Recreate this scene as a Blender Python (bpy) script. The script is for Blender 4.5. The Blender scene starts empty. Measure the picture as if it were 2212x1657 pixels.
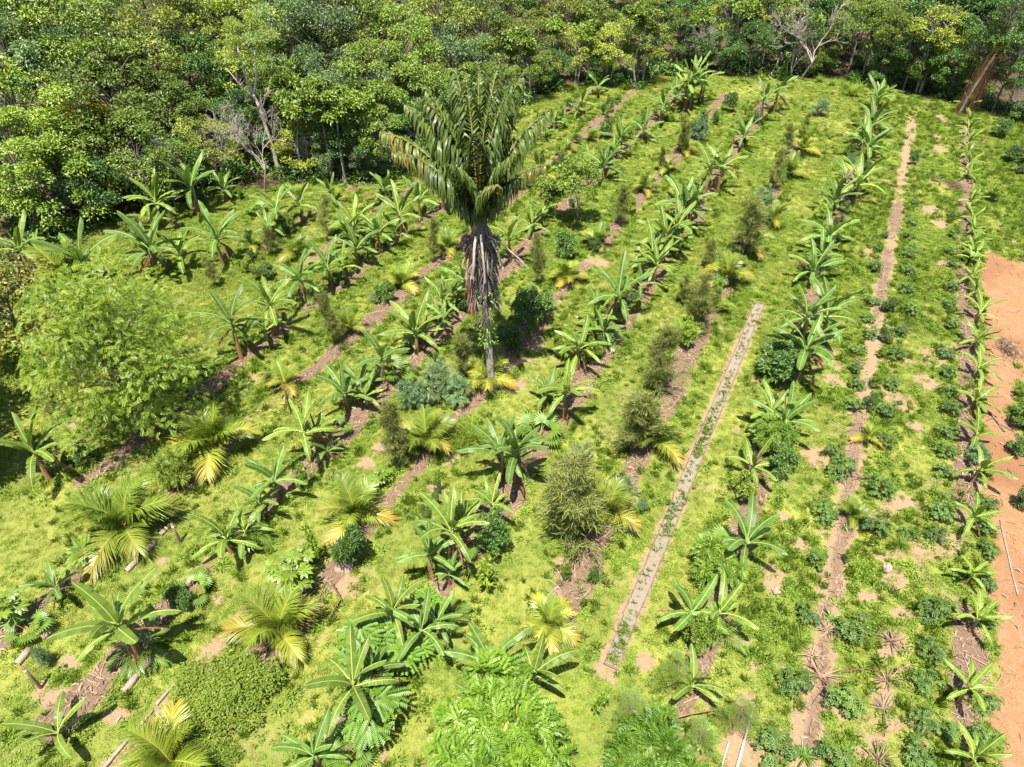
import bpy, math, random
import numpy as np
from mathutils import Vector, Matrix, Euler
PI=math.pi
sc=bpy.context.scene
COL=sc.collection
# ------------------------------------------------------------------ camera, sky, sun, exposure
cam_d=bpy.data.cameras.new('camera'); cam=bpy.data.objects.new('camera',cam_d); COL.objects.link(cam)
cam.location=(0,0,20); cam.rotation_euler=(math.radians(90-39.3),0,0)
cam_d.sensor_fit='HORIZONTAL'; cam_d.sensor_width=36; cam_d.lens=36*1534/2212; cam_d.clip_end=1500
sc.camera=cam
SUN_EL=math.radians(71); SHADOW_AZ=math.radians(16)      # shadows fall away from the camera, a little to the right
w=bpy.data.worlds.new('World'); sc.world=w; w.use_nodes=True
nt=w.node_tree; bg=nt.nodes['Background']; sky=nt.nodes.new('ShaderNodeTexSky'); sky.sky_type='NISHITA'
sky.sun_disc=False; sky.sun_elevation=SUN_EL; sky.sun_rotation=SHADOW_AZ+PI; sky.air_density=1; sky.dust_density=1
nt.links.new(sky.outputs[0],bg.inputs[0]); bg.inputs[1].default_value=0.075
sd=bpy.data.lights.new('sun','SUN'); sd.energy=5; sd.angle=math.radians(0.53); sd.color=(1,.95,.86)
sun=bpy.data.objects.new('sun',sd); COL.objects.link(sun)
sdir=Vector((math.sin(SHADOW_AZ)*math.cos(SUN_EL),math.cos(SHADOW_AZ)*math.cos(SUN_EL),-math.sin(SUN_EL)))
sun.rotation_euler=sdir.to_track_quat('-Z','Y').to_euler(); sun.location=(0,-10,40)
vs=sc.view_settings; vs.view_transform='Standard'; vs.look='None'; vs.exposure=1.4; vs.gamma=1; vs.use_curve_mapping=False
sc.cycles.max_bounces=6; sc.cycles.diffuse_bounces=3; sc.cycles.glossy_bounces=2; sc.cycles.transmission_bounces=4; sc.cycles.transparent_max_bounces=4
sc.cycles.sample_clamp_indirect=4

# ------------------------------------------------------------------ field frame: u along the rows, v across them
AZ=math.radians(26.32); UX,UY=math.sin(AZ),math.cos(AZ); VX,VY=UY,-UX
def uv(x,y): return x*UX+y*UY, x*VX+y*VY
def xy(u,v): return u*UX+v*VX, u*UY+v*VY
rs=np.random.RandomState(11)
TAB=rs.rand(64,256,256)
def vnoise(x,y,scale,k):
    x=np.asarray(x,float)/scale; y=np.asarray(y,float)/scale
    xi=np.floor(x).astype(int); yi=np.floor(y).astype(int); fx=x-xi; fy=y-yi
    fx=fx*fx*(3-2*fx); fy=fy*fy*(3-2*fy); T=TAB[k]
    a=T[xi&255,yi&255]; b=T[(xi+1)&255,yi&255]; c=T[xi&255,(yi+1)&255]; d=T[(xi+1)&255,(yi+1)&255]
    return (a*(1-fx)+b*fx)*(1-fy)+(c*(1-fx)+d*fx)*fy
def fbm(x,y,scale,k,o=3):
    s=0;t=0
    for i in range(o): s=s+vnoise(x,y,scale/2**i,k+i)/1.7**i; t+=1/1.7**i
    return s/t
def sstep(a,b,x): t=np.clip((x-a)/(b-a),0,1); return t*t*(3-2*t)
# v of each planted row, where it starts and ends along u, half width, mulch strength
ROWS=[(-29.4,23,37,.45,.7),(-26.0,24,40,.4,.6),(-22.7,9,64,.5,.75),(-19.3,3.2,66,.52,.95),(-15.6,2.2,66,.6,1.0),(-11.8,6,66,.55,.95),
      (-8.1,4,66,.6,.95),(-4.3,11.6,60,.6,1.0),(0.1,9,69,.5,.8),(7.3,11,70,.5,.85),(3.32,11,50,.34,.6)]
SOIL=[(-11.89,14.86,0.33,0.27),(-12.1,14.28,0.32,0.26),(-8.81,12.14,0.55,0.39),(-9.1,11.66,0.59,0.38),(-9.55,13.35,0.31,0.49),(-13.29,11.18,0.34,0.31),(-13.8,10.48,0.28,0.2),
 (-11.31,9.63,0.59,0.28),(-13.23,10.09,0.56,0.39),(-5.33,13.84,0.53,0.44),(1.69,14.41,0.49,0.59),(2.77,11.24,0.29,0.42),(3,10.68,0.24,0.3),(3.98,11.18,0.34,0.31),
 (-3.38,8.45,0.26,0.17),(-5.31,20.23,0.51,0.46),(-5.72,19.61,0.44,0.44),(-2.4,19.96,0.57,0.55),(-2.95,18.18,0.48,0.41),(1.25,27.28,0.46,0.52),(0.02,24.39,0.57,0.57),
 (0.54,26.03,0.67,0.62),(10.27,28.75,0.47,0.56),(14.94,25.66,0.52,0.61),(14.43,24.61,0.5,0.58),(18.62,24.5,0.79,0.69),(16.44,23.4,0.42,0.43),(16.65,21.65,0.53,0.4),
 (12.03,19.96,0.7,0.55),(11.94,19.52,0.44,0.35),(15.08,26.9,0.61,0.51),(15.96,26.4,0.45,0.38),(14.35,22.45,0.41,0.41),(9.27,21.46,0.33,0.29),(11.01,24.73,0.43,0.35),
 (24.15,34.87,0.45,0.54),(20.32,35.41,0.54,0.55),(10.06,15.54,0.45,0.42),(9.98,16.76,0.41,0.3),(8.57,13.84,0.58,0.5),(8.57,14.41,0.59,0.39),(11.7,11.92,0.55,0.44),
 (11.3,11.44,0.44,0.37),(10.79,10.19,0.33,0.49),(10.03,8.96,0.4,0.22),(11.62,10.93,0.38,0.31),(7.26,11.08,0.29,0.21),(7.03,11.92,0.3,0.33),(10.94,14.41,0.32,0.26),
 (9.58,8.61,0.35,0.26),(6.49,8.53,0.61,0.52),(5.95,8.61,0.26,0.52),(10.73,9.36,0.54,0.27),(12.45,12.76,0.41,0.29),(11.55,13.47,0.37,0.24),(26.33,39.91,0.69,0.87),
 (26.75,41.69,0.61,0.69),(31.85,52.22,0.96,1.3),(32.64,54.19,0.74,1.03),(35.02,58.5,0.79,1.16),(24.21,35.01,0.54,0.54),(25.5,46.12,0.55,0.53),(20.39,36.29,0.55,0.57),
 (22.61,66.96,1.17,0.95),(-15.72,19.18,0.37,0.43),(-11.69,24.73,0.36,0.35),(-18.37,21.85,0.4,0.4),(9.25,35.19,0.54,0.55),(5.07,35.01,0.72,0.54),(4.44,35.01,0.54,0.54),
 ]
EDGE=np.array([(-80,33),(-45,36),(-30.4,38.0),(-27.6,38.2),(-24.8,39.3),(-23.0,41.2),(-19.5,43.6),(-16.5,44.6),(-13.7,46.1),(-11.2,45.6),(-8.7,46.1),(-5.9,48.6),(-2.8,52.9),(0.3,60.4),(2.9,64.7),(6.6,67.0),(11.0,66.0),(14.3,69.9),(17.7,71.0),(22.7,69.4),(30.5,69.4),(33.1,66.0),(35.1,64.7),(37.7,62.5),(39.5,59.3),(44,56),(60,50),(110,45)])
def edge_y(x): return np.interp(x,EDGE[:,0],EDGE[:,1])
def masks(x,y):
    """mulch, bare soil, red soil and forest floor, 0..1, from where the rows, beds and clearings lie"""
    x=np.asarray(x,float); y=np.asarray(y,float); u,v=uv(x,y)
    wob=(fbm(x,y,2.2,1)-.5)*.55; big=fbm(x,y,5,4); fine=fbm(x,y,.8,8)
    mulch=np.zeros_like(x)
    for v0,u0,u1,hw,st in ROWS:
        along=sstep(u0-.4,u0+.4,u)*(1-sstep(u1-.5,u1+.5,u))
        wd=hw*(.45+.85*vnoise(u*1.0,u*0+v0*7,2.6,12))
        m=(1-sstep(wd*.55,wd*1.25,np.abs(v-v0+wob*.7+ (fine-.5)*.5)))*along
        gap=sstep(.18,.42,vnoise(u,u*0+v0*3,3.1,13)*.8+.25*fine)
        mulch=np.maximum(mulch,m*st*(.35+.65*gap))
    soil=np.zeros_like(x)
    for sx,sy,rx,ry in SOIL:
        d=np.hypot((x-sx)/max(rx,.25),(y-sy)/max(ry,.25))
        soil=np.maximum(soil,1-sstep(.35,1.1,d+(fine-.5)*1.5))
    # double planted strip of bare soil
    along=sstep(10.4,11,u)*(1-sstep(68.5,69.5,u))
    dv=np.abs(v-3.32+wob*.45)
    soil=np.maximum(soil,(1-sstep(.26,.52,dv+(fine-.5)*.5))*along*(.55+.45*sstep(.3,.5,fbm(x,y,1.6,16))))
    # margin of the seedling bed and the two small beds
    def strip(u0,u1,v0,v1,e=.1):
        return sstep(u0-e,u0+e,u+wob*.2)*(1-sstep(u1-e,u1+e,u+wob*.2))*sstep(v0-e,v0+e,v+(fine-.5)*.25)*(1-sstep(v1-e,v1+e,v+(fine-.5)*.25))
    soil=np.maximum(soil,strip(10.75,33.7,-2.66,-1.95)*(.55+.45*sstep(.35,.55,fbm(x,y,1.2,58))))
    soil=np.maximum(soil,.8*strip(1.5,8.5,-13.55,-12.9))
    soil=np.maximum(soil,strip(7,12.2,1.35,1.85))
    # random thin wear in the lawn
    thin=sstep(.60,.72,fbm(x,y,2.4,20))*sstep(.42,.56,fbm(x,y,.7,24))
    rightside=sstep(-1,3,v)
    soil=np.maximum(soil,thin*(.4+.3*rightside))
    soil=np.maximum(soil,sstep(.50,.62,fbm(x,y,1.5,46))*sstep(.45,.6,fine)*rightside*(1-sstep(34,48,u))*.5)
    # red earth beyond the last row
    red=sstep(7.75,8.15,v+(fine-.5)*.9)*(1-sstep(43.5,46,u+(fine-.5)*3))
    gp=np.hypot((u-29.6)/3.6,(v-10.6)/1.75); red=red*sstep(.8,1.1,gp+(fine-.5)*.7)
    gp=np.hypot((u-23.5)/.8,(v-9.9)/.5); red=red*sstep(.8,1.1,gp+(fine-.5)*.7)
    fo=sstep(-1.2,1.5,y-edge_y(x)+(fine-.5)*2.5)
    fo=np.maximum(fo,sstep(0.0,2.5,(-24.5-x)+(fine-.5)*2)*sstep(24,27,y)*.85)
    return mulch*(1-fo),soil*(1-fo),red*(1-fo),fo
def height(x,y):
    x=np.asarray(x,float); y=np.asarray(y,float); u,v=uv(x,y)
    h=(fbm(x,y,6,30)-.5)*.22+(fbm(x,y,.9,34)-.5)*.07
    for v0,u0,u1,hw,st in ROWS:
        h=h+.13*st*np.exp(-((v-v0)/(hw*1.0))**2)*sstep(u0-.8,u0+.3,u)*(1-sstep(u1-.5,u1+.6,u))
    flat=sstep(-3.3,-2.9,v)*(1-sstep(-1.8,-1.4,v))*sstep(9.5,10.5,u)*(1-sstep(34,35,u))
    h=h*(1-flat*.9)
    hill=np.clip(y-edge_y(x)-6,0,None)*.035
    return h+hill
def gz(x,y): return float(height(x,y))

# ------------------------------------------------------------------ mesh helpers
def norm(a): return a/np.maximum(np.linalg.norm(a,axis=-1,keepdims=True),1e-9)
class MB:
    def __init__(s): s.V=[];s.T=[];s.F=[];s.M=[];s.n=0
    def add(s,V,F,t=0.,mat=0):
        V=np.asarray(V,float).reshape(-1,3); F=np.asarray(F,int)
        s.V.append(V); s.T.append(np.broadcast_to(np.asarray(t,float),(len(V),)) if np.ndim(t)<=1 else t)
        s.F.append(F+s.n); s.M.append(np.full(len(F),mat)); s.n+=len(V); return s
    def tube(s,pts,rad,sides=5,t=0.,mat=0,cap=True):
        pts=np.asarray(pts,float); k=len(pts); rad=np.broadcast_to(np.asarray(rad,float),(k,))
        d=norm(np.gradient(pts,axis=0)); ref=np.array([0,0,1.]) if abs(d[0][2])<.9 else np.array([1.,0,0])
        a=norm(np.cross(d,ref)); b=np.cross(d,a)
        th=np.arange(sides)*2*PI/sides
        R=pts[:,None]+rad[:,None,None]*(a[:,None]*np.cos(th)[None,:,None]+b[:,None]*np.sin(th)[None,:,None])
        i=np.arange(k-1)[:,None]*sides; j=np.arange(sides)[None]; j2=(j+1)%sides
        F=np.stack([i+j,i+j2,i+sides+j2,i+sides+j],-1).reshape(-1,4)
        s.add(R.reshape(-1,3),F,t,mat)
        if cap and sides>3: s.F.append(np.array([list(range(s.n-1,s.n-sides-1,-1))][0:1])[:, ::-1]); s.M.append(np.full(1,mat))
        return s
    def leaves(s,B,D,N,L,W,t,fold=.15,droop=.12,wide=.45,mat=0):
        """folded rhombic leaves: base, left, tip, right"""
        B=np.asarray(B);D=norm(np.asarray(D));N=np.asarray(N); S=norm(np.cross(D,N)); N=np.cross(S,D)
        n=len(B); L=np.broadcast_to(L,(n,))[:,None]; W=np.broadcast_to(W,(n,))[:,None]
        m=B+D*L*wide
        V=np.stack([B,m+S*W*.5+N*fold*W,B+D*L-N*droop*L,m-S*W*.5+N*fold*W],1)
        i=np.arange(n)[:,None]*4
        F=np.concatenate([i+[0,1,2],i+[0,2,3]],0)
        return s.add(V.reshape(-1,3),F,np.repeat(np.broadcast_to(t,(n,)),4),mat)
    def mesh(s,name,*mats,smooth=False):
        V=np.concatenate(s.V); me=bpy.data.meshes.new(name); me.vertices.add(len(V)); me.vertices.foreach_set('co',V.astype(np.float32).ravel())
        nl=sum(f.size for f in s.F); nf=sum(len(f) for f in s.F)
        me.loops.add(nl); me.polygons.add(nf)
        me.loops.foreach_set('vertex_index',np.concatenate([f.ravel() for f in s.F]).astype(np.int32))
        k=np.concatenate([np.full(len(f),f.shape[1]) for f in s.F]); st=np.concatenate([[0],np.cumsum(k)[:-1]])
        me.polygons.foreach_set('loop_start',st.astype(np.int32))
        me.polygons.foreach_set('material_index',np.concatenate(s.M).astype(np.int32))
        if smooth: me.polygons.foreach_set('use_smooth',np.ones(nf,bool))
        at=me.attributes.new('t','FLOAT','POINT'); at.data.foreach_set('value',np.concatenate(s.T).astype(np.float32))
        for m in mats: me.materials.append(m)
        me.update(calc_edges=True); me.validate(); return me
def obj(name,me,parent=None,loc=(0,0,0),rot=(0,0,0),scale=1,color=None):
    o=bpy.data.objects.new(name,me); COL.objects.link(o); o.parent=parent; o.location=loc; o.rotation_euler=rot
    o.scale=(scale,)*3 if np.isscalar(scale) else scale
    if color: o.color=(*color,1)
    return o
def thing(name,label,cat,x,y,rz=0,group=None,dz=0,scale=1,me=None):
    o=obj(name,me,None,(x,y,gz(x,y)+dz),(0,0,rz),scale); o['label']=label; o['category']=cat
    if group: o['group']=group
    return o
def struct(name,me,kind='structure',label=None,loc=(0,0,0)):
    o=obj(name,me,None,loc); o['kind']=kind
    if label: o['label']=label
    return o

# ------------------------------------------------------------------ materials
def mat(name):
    m=bpy.data.materials.new(name); m.use_nodes=True; nt=m.node_tree; return m,nt,nt.nodes['Principled BSDF']
def N(nt,t,**k):
    n=nt.nodes.new(t)
    for a,b in k.items(): setattr(n,a,b)
    return n
def mixc(nt,f,a,b,mode='MIX'):
    n=N(nt,'ShaderNodeMix',data_type='RGBA',blend_type=mode)
    for i,v in ((0,f),(6,a),(7,b)):
        if hasattr(v,'is_output'): nt.links.new(v,n.inputs[i])
        else: n.inputs[i].default_value=v if i==0 else (*v,1)
    return n.outputs[2]
def math_(nt,op,a,b=None):
    n=N(nt,'ShaderNodeMath',operation=op)
    for i,v in ((0,a),(1,b)):
        if v is None: continue
        if hasattr(v,'is_output'): nt.links.new(v,n.inputs[i])
        else: n.inputs[i].default_value=v
    return n.outputs[0]
def attr(nt,nm): return N(nt,'ShaderNodeAttribute',attribute_name=nm).outputs['Fac']
def noise(nt,scale,detail=4,rough=.6,coord=None):
    n=N(nt,'ShaderNodeTexNoise'); n.inputs['Scale'].default_value=scale; n.inputs['Detail'].default_value=detail; n.inputs['Roughness'].default_value=rough
    if coord is not None: nt.links.new(coord,n.inputs['Vector'])
    return n.outputs['Fac']
def remap(nt,v,a,b):
    n=N(nt,'ShaderNodeMapRange'); nt.links.new(v,n.inputs[0]); n.inputs[1].default_value=a; n.inputs[2].default_value=b; return n.outputs[0]
def leafmat(name,c0,c1,rough=.5,trans=.3,spec=.35,c2=None,rnd=.35):
    """c0..c1 over the leaf attribute t, c2 for t above 1 (aged leaves); tinted by the object's colour and a per-object random value"""
    m,nt,b=mat(name); t=attr(nt,'t')
    c=mixc(nt,t,c0,c1)
    if c2: c=mixc(nt,remap(nt,t,1.0,2.0),c,c2)
    oi=N(nt,'ShaderNodeObjectInfo'); c=mixc(nt,1.0,c,oi.outputs['Color'],'MULTIPLY')
    r=math_(nt,'ADD',math_(nt,'MULTIPLY',oi.outputs['Random'],rnd),1-rnd/2)
    cm=N(nt,'ShaderNodeCombineColor'); [nt.links.new(r,cm.inputs[i]) for i in range(3)]
    c=mixc(nt,1.0,c,cm.outputs[0],'MULTIPLY')
    nt.links.new(c,b.inputs['Base Color']); b.inputs['Roughness'].default_value=rough; b.inputs['Specular IOR Level'].default_value=spec
    tr=N(nt,'ShaderNodeBsdfTranslucent'); nt.links.new(mixc(nt,1.0,c,(1.25,1.2,.6),'MULTIPLY'),tr.inputs[0])
    mx=N(nt,'ShaderNodeMixShader'); mx.inputs[0].default_value=trans
    nt.links.new(b.outputs[0],mx.inputs[1]); nt.links.new(tr.outputs[0],mx.inputs[2]); nt.links.new(mx.outputs[0],nt.nodes['Material Output'].inputs[0])
    return m
def barkmat(name,c0,c1,scale=6,rough=.85):
    m,nt,b=mat(name); co=N(nt,'ShaderNodeTexCoord').outputs['Object']
    f=noise(nt,scale,5,.65,co); c=mixc(nt,remap(nt,f,.3,.7),c0,c1); 
    nt.links.new(c,b.inputs['Base Color']); b.inputs['Roughness'].default_value=rough; b.inputs['Specular IOR Level'].default_value=.15
    bp=N(nt,'ShaderNodeBump'); bp.inputs['Strength'].default_value=.5; bp.inputs['Distance'].default_value=.03; nt.links.new(noise(nt,scale*3,4,.7,co),bp.inputs['Height']); nt.links.new(bp.outputs[0],b.inputs['Normal'])
    return m
M={}
M['banana']=leafmat('banana_leaf',(.085,.155,.022),(.18,.255,.045),.45,.34,.35)
M['banana_rib']=leafmat('banana_midrib',(.27,.38,.08),(.36,.45,.13),.45,.15)
M['dry']=leafmat('dry_banana_leaf',(.13,.062,.03),(.30,.19,.11),.8,.25,.1)
M['stem']=leafmat('banana_stem',(.20,.10,.045),(.24,.28,.08),.6,.05,.3)
M['frond']=leafmat('coconut_frond',(.105,.185,.022),(.20,.275,.04),.40,.3,.5,(.36,.22,.045))
M['rachis']=leafmat('frond_rachis',(.27,.27,.05),(.34,.32,.08),.5,.1)
M['fan']=leafmat('fan_frond',(.075,.15,.018),(.165,.26,.036),.4,.3,.5)
M['palm']=leafmat('tall_palm_leaflet',(.045,.078,.013),(.09,.13,.024),.45,.2,.45,(.25,.16,.035))
M['palmrib']=leafmat('tall_palm_rib',(.16,.16,.04),(.3,.24,.06),.5,.05)
M['skirt']=leafmat('dead_frond',(.075,.058,.055),(.27,.235,.22),.8,.1,.15,(.30,.10,.035))
M['feather']=leafmat('needle_foliage',(.17,.20,.05),(.33,.355,.12),.6,.45,.15)
M['leaf']=leafmat('tree_leaf',(.068,.125,.014),(.185,.255,.030),.45,.17,.45,(.26,.30,.05))
M['dark']=leafmat('glossy_leaf',(.042,.10,.018),(.115,.185,.028),.42,.15,.45,(.14,.22,.04))
M['lime']=leafmat('lime_leaflet',(.10,.185,.018),(.235,.325,.035),.40,.34,.45,(.35,.33,.05))
M['grey']=leafmat('grey_green_leaflet',(.085,.155,.045),(.19,.275,.11),.40,.28,.5)
M['red']=leafmat('bronze_leaf',(.07,.10,.015),(.20,.22,.03),.38,.28,.5,(.33,.10,.04))
M['cassava']=leafmat('cassava_leaf',(.05,.105,.016),(.125,.20,.03),.45,.28,.4)
M['grass']=leafmat('grass_blade',(.185,.245,.034),(.315,.36,.06),.55,.35,.25,(.42,.34,.14),.5)
M['weed']=leafmat('weed_leaf',(.105,.19,.018),(.23,.31,.033),.5,.33,.3,None,.5)
M['straw']=leafmat('straw',(.11,.065,.04),(.30,.215,.145),.85,.08,.1,None,.7)
M['bark']=barkmat('grey_bark',(.07,.055,.04),(.22,.185,.15))
M['pale']=barkmat('pale_bark',(.24,.20,.165),(.46,.41,.35))
M['twig']=barkmat('pale_twigs',(.26,.21,.18),(.42,.36,.31))
M['palmbark']=barkmat('palm_bark',(.16,.13,.105),(.42,.37,.31),9)
M['brown']=barkmat('brown_bark',(.12,.065,.04),(.28,.17,.10))
M['wood']=barkmat('weathered_wood',(.17,.135,.10),(.36,.30,.23),4)
M['whitewood']=barkmat('white_pole',(.30,.27,.23),(.55,.51,.45),4)
M['darkwood']=barkmat('dark_board',(.09,.062,.042),(.24,.17,.12),5)
M['stone']=barkmat('stone',(.20,.13,.10),(.42,.32,.26),5)

# ------------------------------------------------------------------ ground: one sheet, fine over the field, coarse out to the horizon
def ground():
    xs=np.unique(np.concatenate([np.linspace(-600,-60,14),np.arange(-60,-30,1.0),np.arange(-30,44,.2),np.arange(44,90,1.0),np.linspace(90,600,12)]))
    ys=np.unique(np.concatenate([np.linspace(-500,-20,10),np.arange(-20,4,1.),np.arange(4,40,.18),np.arange(40,74,.3),np.arange(74,120,1.5),np.linspace(120,900,16)]))
    X,Y=np.meshgrid(xs,ys); Z=height(X,Y); mu,so,re,fo=masks(X,Y)
    nx,ny=len(xs),len(ys); i=(np.arange(ny-1)[:,None]*nx+np.arange(nx-1)[None]).ravel()
    F=np.stack([i,i+1,i+nx+1,i+nx],1)
    b=MB().add(np.stack([X,Y,Z],-1).reshape(-1,3),F)
    m,nt,bs=mat('field_ground'); co=N(nt,'ShaderNodeTexCoord').outputs['Object']
    n1=noise(nt,.28,3,.5,co); n2=noise(nt,2.2,5,.65,co); n3=noise(nt,14,5,.7,co); n4=noise(nt,45,3,.7,co)
    g=mixc(nt,remap(nt,n2,.3,.7),(.135,.17,.032),(.185,.205,.044)); g=mixc(nt,remap(nt,n1,.42,.66),g,(.26,.265,.055)); g=mixc(nt,math_(nt,'MULTIPLY',remap(nt,n3,.5,.68),.55),g,(.05,.08,.014))
    g=mixc(nt,math_(nt,'MULTIPLY',remap(nt,n4,.56,.72),.45),g,(.20,.155,.08))
    s=mixc(nt,remap(nt,n3,.3,.7),(.22,.15,.085),(.31,.225,.135)); s=mixc(nt,remap(nt,n4,.52,.75),s,(.15,.095,.055)); s=mixc(nt,math_(nt,'MULTIPLY',remap(nt,n2,.55,.75),.5),s,(.20,.12,.065))
    r=mixc(nt,remap(nt,n3,.3,.7),(.21,.105,.048),(.29,.165,.085)); r=mixc(nt,remap(nt,n2,.48,.72),r,(.27,.175,.10)); r=mixc(nt,math_(nt,'MULTIPLY',remap(nt,n1,.5,.62),.5),r,(.17,.062,.028)); r=mixc(nt,remap(nt,n4,.56,.72),r,(.36,.24,.14)); r=mixc(nt,remap(nt,noise(nt,32,3,.7,co),.56,.7),r,(.11,.055,.028))
    mu_=mixc(nt,remap(nt,n3,.32,.68),(.10,.06,.04),(.19,.125,.082)); mu_=mixc(nt,remap(nt,n4,.5,.72),mu_,(.25,.185,.13))
    fl=mixc(nt,remap(nt,n3,.35,.65),(.045,.032,.02),(.12,.085,.05)); fl=mixc(nt,remap(nt,n2,.5,.7),fl,(.05,.065,.02))
    edge=math_(nt,'MULTIPLY',math_(nt,'SUBTRACT',n3,.5),.9)
    def cov(nm,lo=.3,hi=.62): return remap(nt,math_(nt,'ADD',attr(nt,nm),edge),lo,hi)
    c=mixc(nt,cov('soil'),g,s); c=mixc(nt,cov('red'),c,r); c=mixc(nt,cov('mulch'),c,mu_); c=mixc(nt,cov('floor'),c,fl)
    nt.links.new(c,bs.inputs['Base Color']); bs.inputs['Roughness'].default_value=.95; bs.inputs['Specular IOR Level'].default_value=.1
    bp=N(nt,'ShaderNodeBump'); bp.inputs['Strength'].default_value=.7; bp.inputs['Distance'].default_value=.05
    nt.links.new(math_(nt,'ADD',n3,math_(nt,'MULTIPLY',n4,.5)),bp.inputs['Height']); nt.links.new(bp.outputs[0],bs.inputs['Normal'])
    me=b.mesh('ground',m,smooth=True)
    for nm,a in (('mulch',mu),('soil',so),('red',re),('floor',fo)):
        at=me.attributes.new(nm,'FLOAT','POINT'); at.data.foreach_set('value',a.astype(np.float32).ravel())
    return struct('ground',me)
ground()

# ------------------------------------------------------------------ leaf and frond shapes, all growing along +x from the origin
def arc(L,e0,e1,n,pw=1.3):
    s=np.linspace(0,1,n); el=np.radians(e0+(e1-e0)*s**pw); d=np.stack([np.cos(el),0*el,np.sin(el)],-1)
    p=np.concatenate([[[0,0,0]],np.cumsum((d[1:]+d[:-1])/2*L/(n-1),0)]); return s,p,d
def banana_leaf(seed,e0,e1,L=1.7,W=.29,torn=.4,dry=False):
    r=np.random.RandomState(seed); n=17; s,p,d=arc(L,e0,e1,n); p=p+np.stack([0*s,.10*r.randn()*s**2*L,0*s],-1); b=MB()
    up=np.stack([-d[:,2],0*s,d[:,0]],-1); side=np.array([0,1.,0]); i0=2
    q=np.clip((s-s[i0])/(1-s[i0]),0,1); wd=W*.5*np.clip(q/.16+.12,0,1)**.7*np.sqrt(np.clip(1-np.clip((q-.72)/.28,0,1)**2.4,0,1)); wd[-1]=.025
    lift=.35-1.0*q if not dry else -1.2+0*q
    for sg in (-1,1):
        sagg=0
        for i in range(i0,n-1):
            if r.rand()<torn or i==i0: sagg=r.uniform(-.25,.15)*(1 if torn>.1 else .3); g0=.12*torn
            else: g0=0
            if dry: sagg=r.uniform(-.6,.4)
            V=[];fw=.22
            for k,ii in ((0,i),(1,i+1)):
                a=p[ii]+d[ii]*(g0*L/n if k==0 else 0); w=wd[ii]*(1 if not dry else r.uniform(.45,.8))
                an=lift[ii]+sagg
                m1=a+w*.55*(side*sg*math.cos(an*.6)+up[ii]*math.sin(an*.6))+d[ii]*fw*w*.4
                m2=m1+w*.5*(side*sg*math.cos(an*1.4)+up[ii]*math.sin(an*1.4))+d[ii]*fw*w*.5
                V+=[a,m1,m2]
            F=[(0,1,4,3),(1,2,5,4)] if sg>0 else [(0,3,4,1),(1,4,5,2)]
            b.add(V,F,r.uniform(0,1)*.7+.15)
    b.tube(p-up*.004,np.linspace(.032,.008,n)*(L/1.6),4,.5,1,False)
    return b.mesh('dry_leaf' if dry else 'banana_leaf',M['dry'] if dry else M['banana'],M['dry'] if dry else M['banana_rib'])
BL={'up':[banana_leaf(i,80-4*i,48-7*i,torn=.15+.1*i) for i in range(4)],
    'mid':[banana_leaf(10+i,62-5*i,12-8*i,torn=.2+.15*i) for i in range(4)],
    'low':[banana_leaf(20+i,36-5*i,-28-8*i,torn=.25+.2*i) for i in range(4)],
    'dry':[banana_leaf(30+i,-5-20*i,-70-5*i,L=1.3,W=.36,torn=1,dry=True) for i in range(3)]+[banana_leaf(37,25,-25,L=1.4,W=.3,torn=1,dry=True)],
    'roll':[banana_leaf(40,84,78,L=1.3,W=.08,torn=0)]}
def banana_stem(seed):
    r=np.random.RandomState(seed); z=np.array([0,.06,.25,.5,.75,.92,1.0]); b=MB()
    pts=np.stack([.04*np.sin(z*2+seed),.04*np.cos(z*1.7+seed)-.04,z],-1)
    b.tube(pts,np.array([.125,.115,.10,.088,.075,.06,.035]),9,np.repeat(np.clip(z*1.25-.25+r.uniform(-.12,.12,7),0,1),9),0)
    # dry sheaths peeling from the stem
    for k in range(5):
        a=r.rand()*2*PI; z0=r.uniform(.25,.8); l=r.uniform(.18,.4); rr=.10
        c,s_=math.cos(a),math.sin(a); o=np.array([c,s_,0]); tn=np.array([-s_,c,0]); B=np.array([0,0,z0])
        V=[B+o*rr*.9-tn*.04,B+o*rr*.9+tn*.04,B+o*(rr+.03)+tn*.035-[0,0,l*.6],B+o*(rr+.03)-tn*.035-[0,0,l*.6],B+o*(rr+.06)+tn*.01-[0,0,l],B+o*(rr+.06)-tn*.015-[0,0,l]]
        b.add(V,[(0,1,2,3),(3,2,4,5)],r.uniform(.2,.9),1)
    return b.mesh('pseudostem',M['stem'],M['dry'],smooth=False)
STEMS=[banana_stem(i) for i in range(4)]
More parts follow.
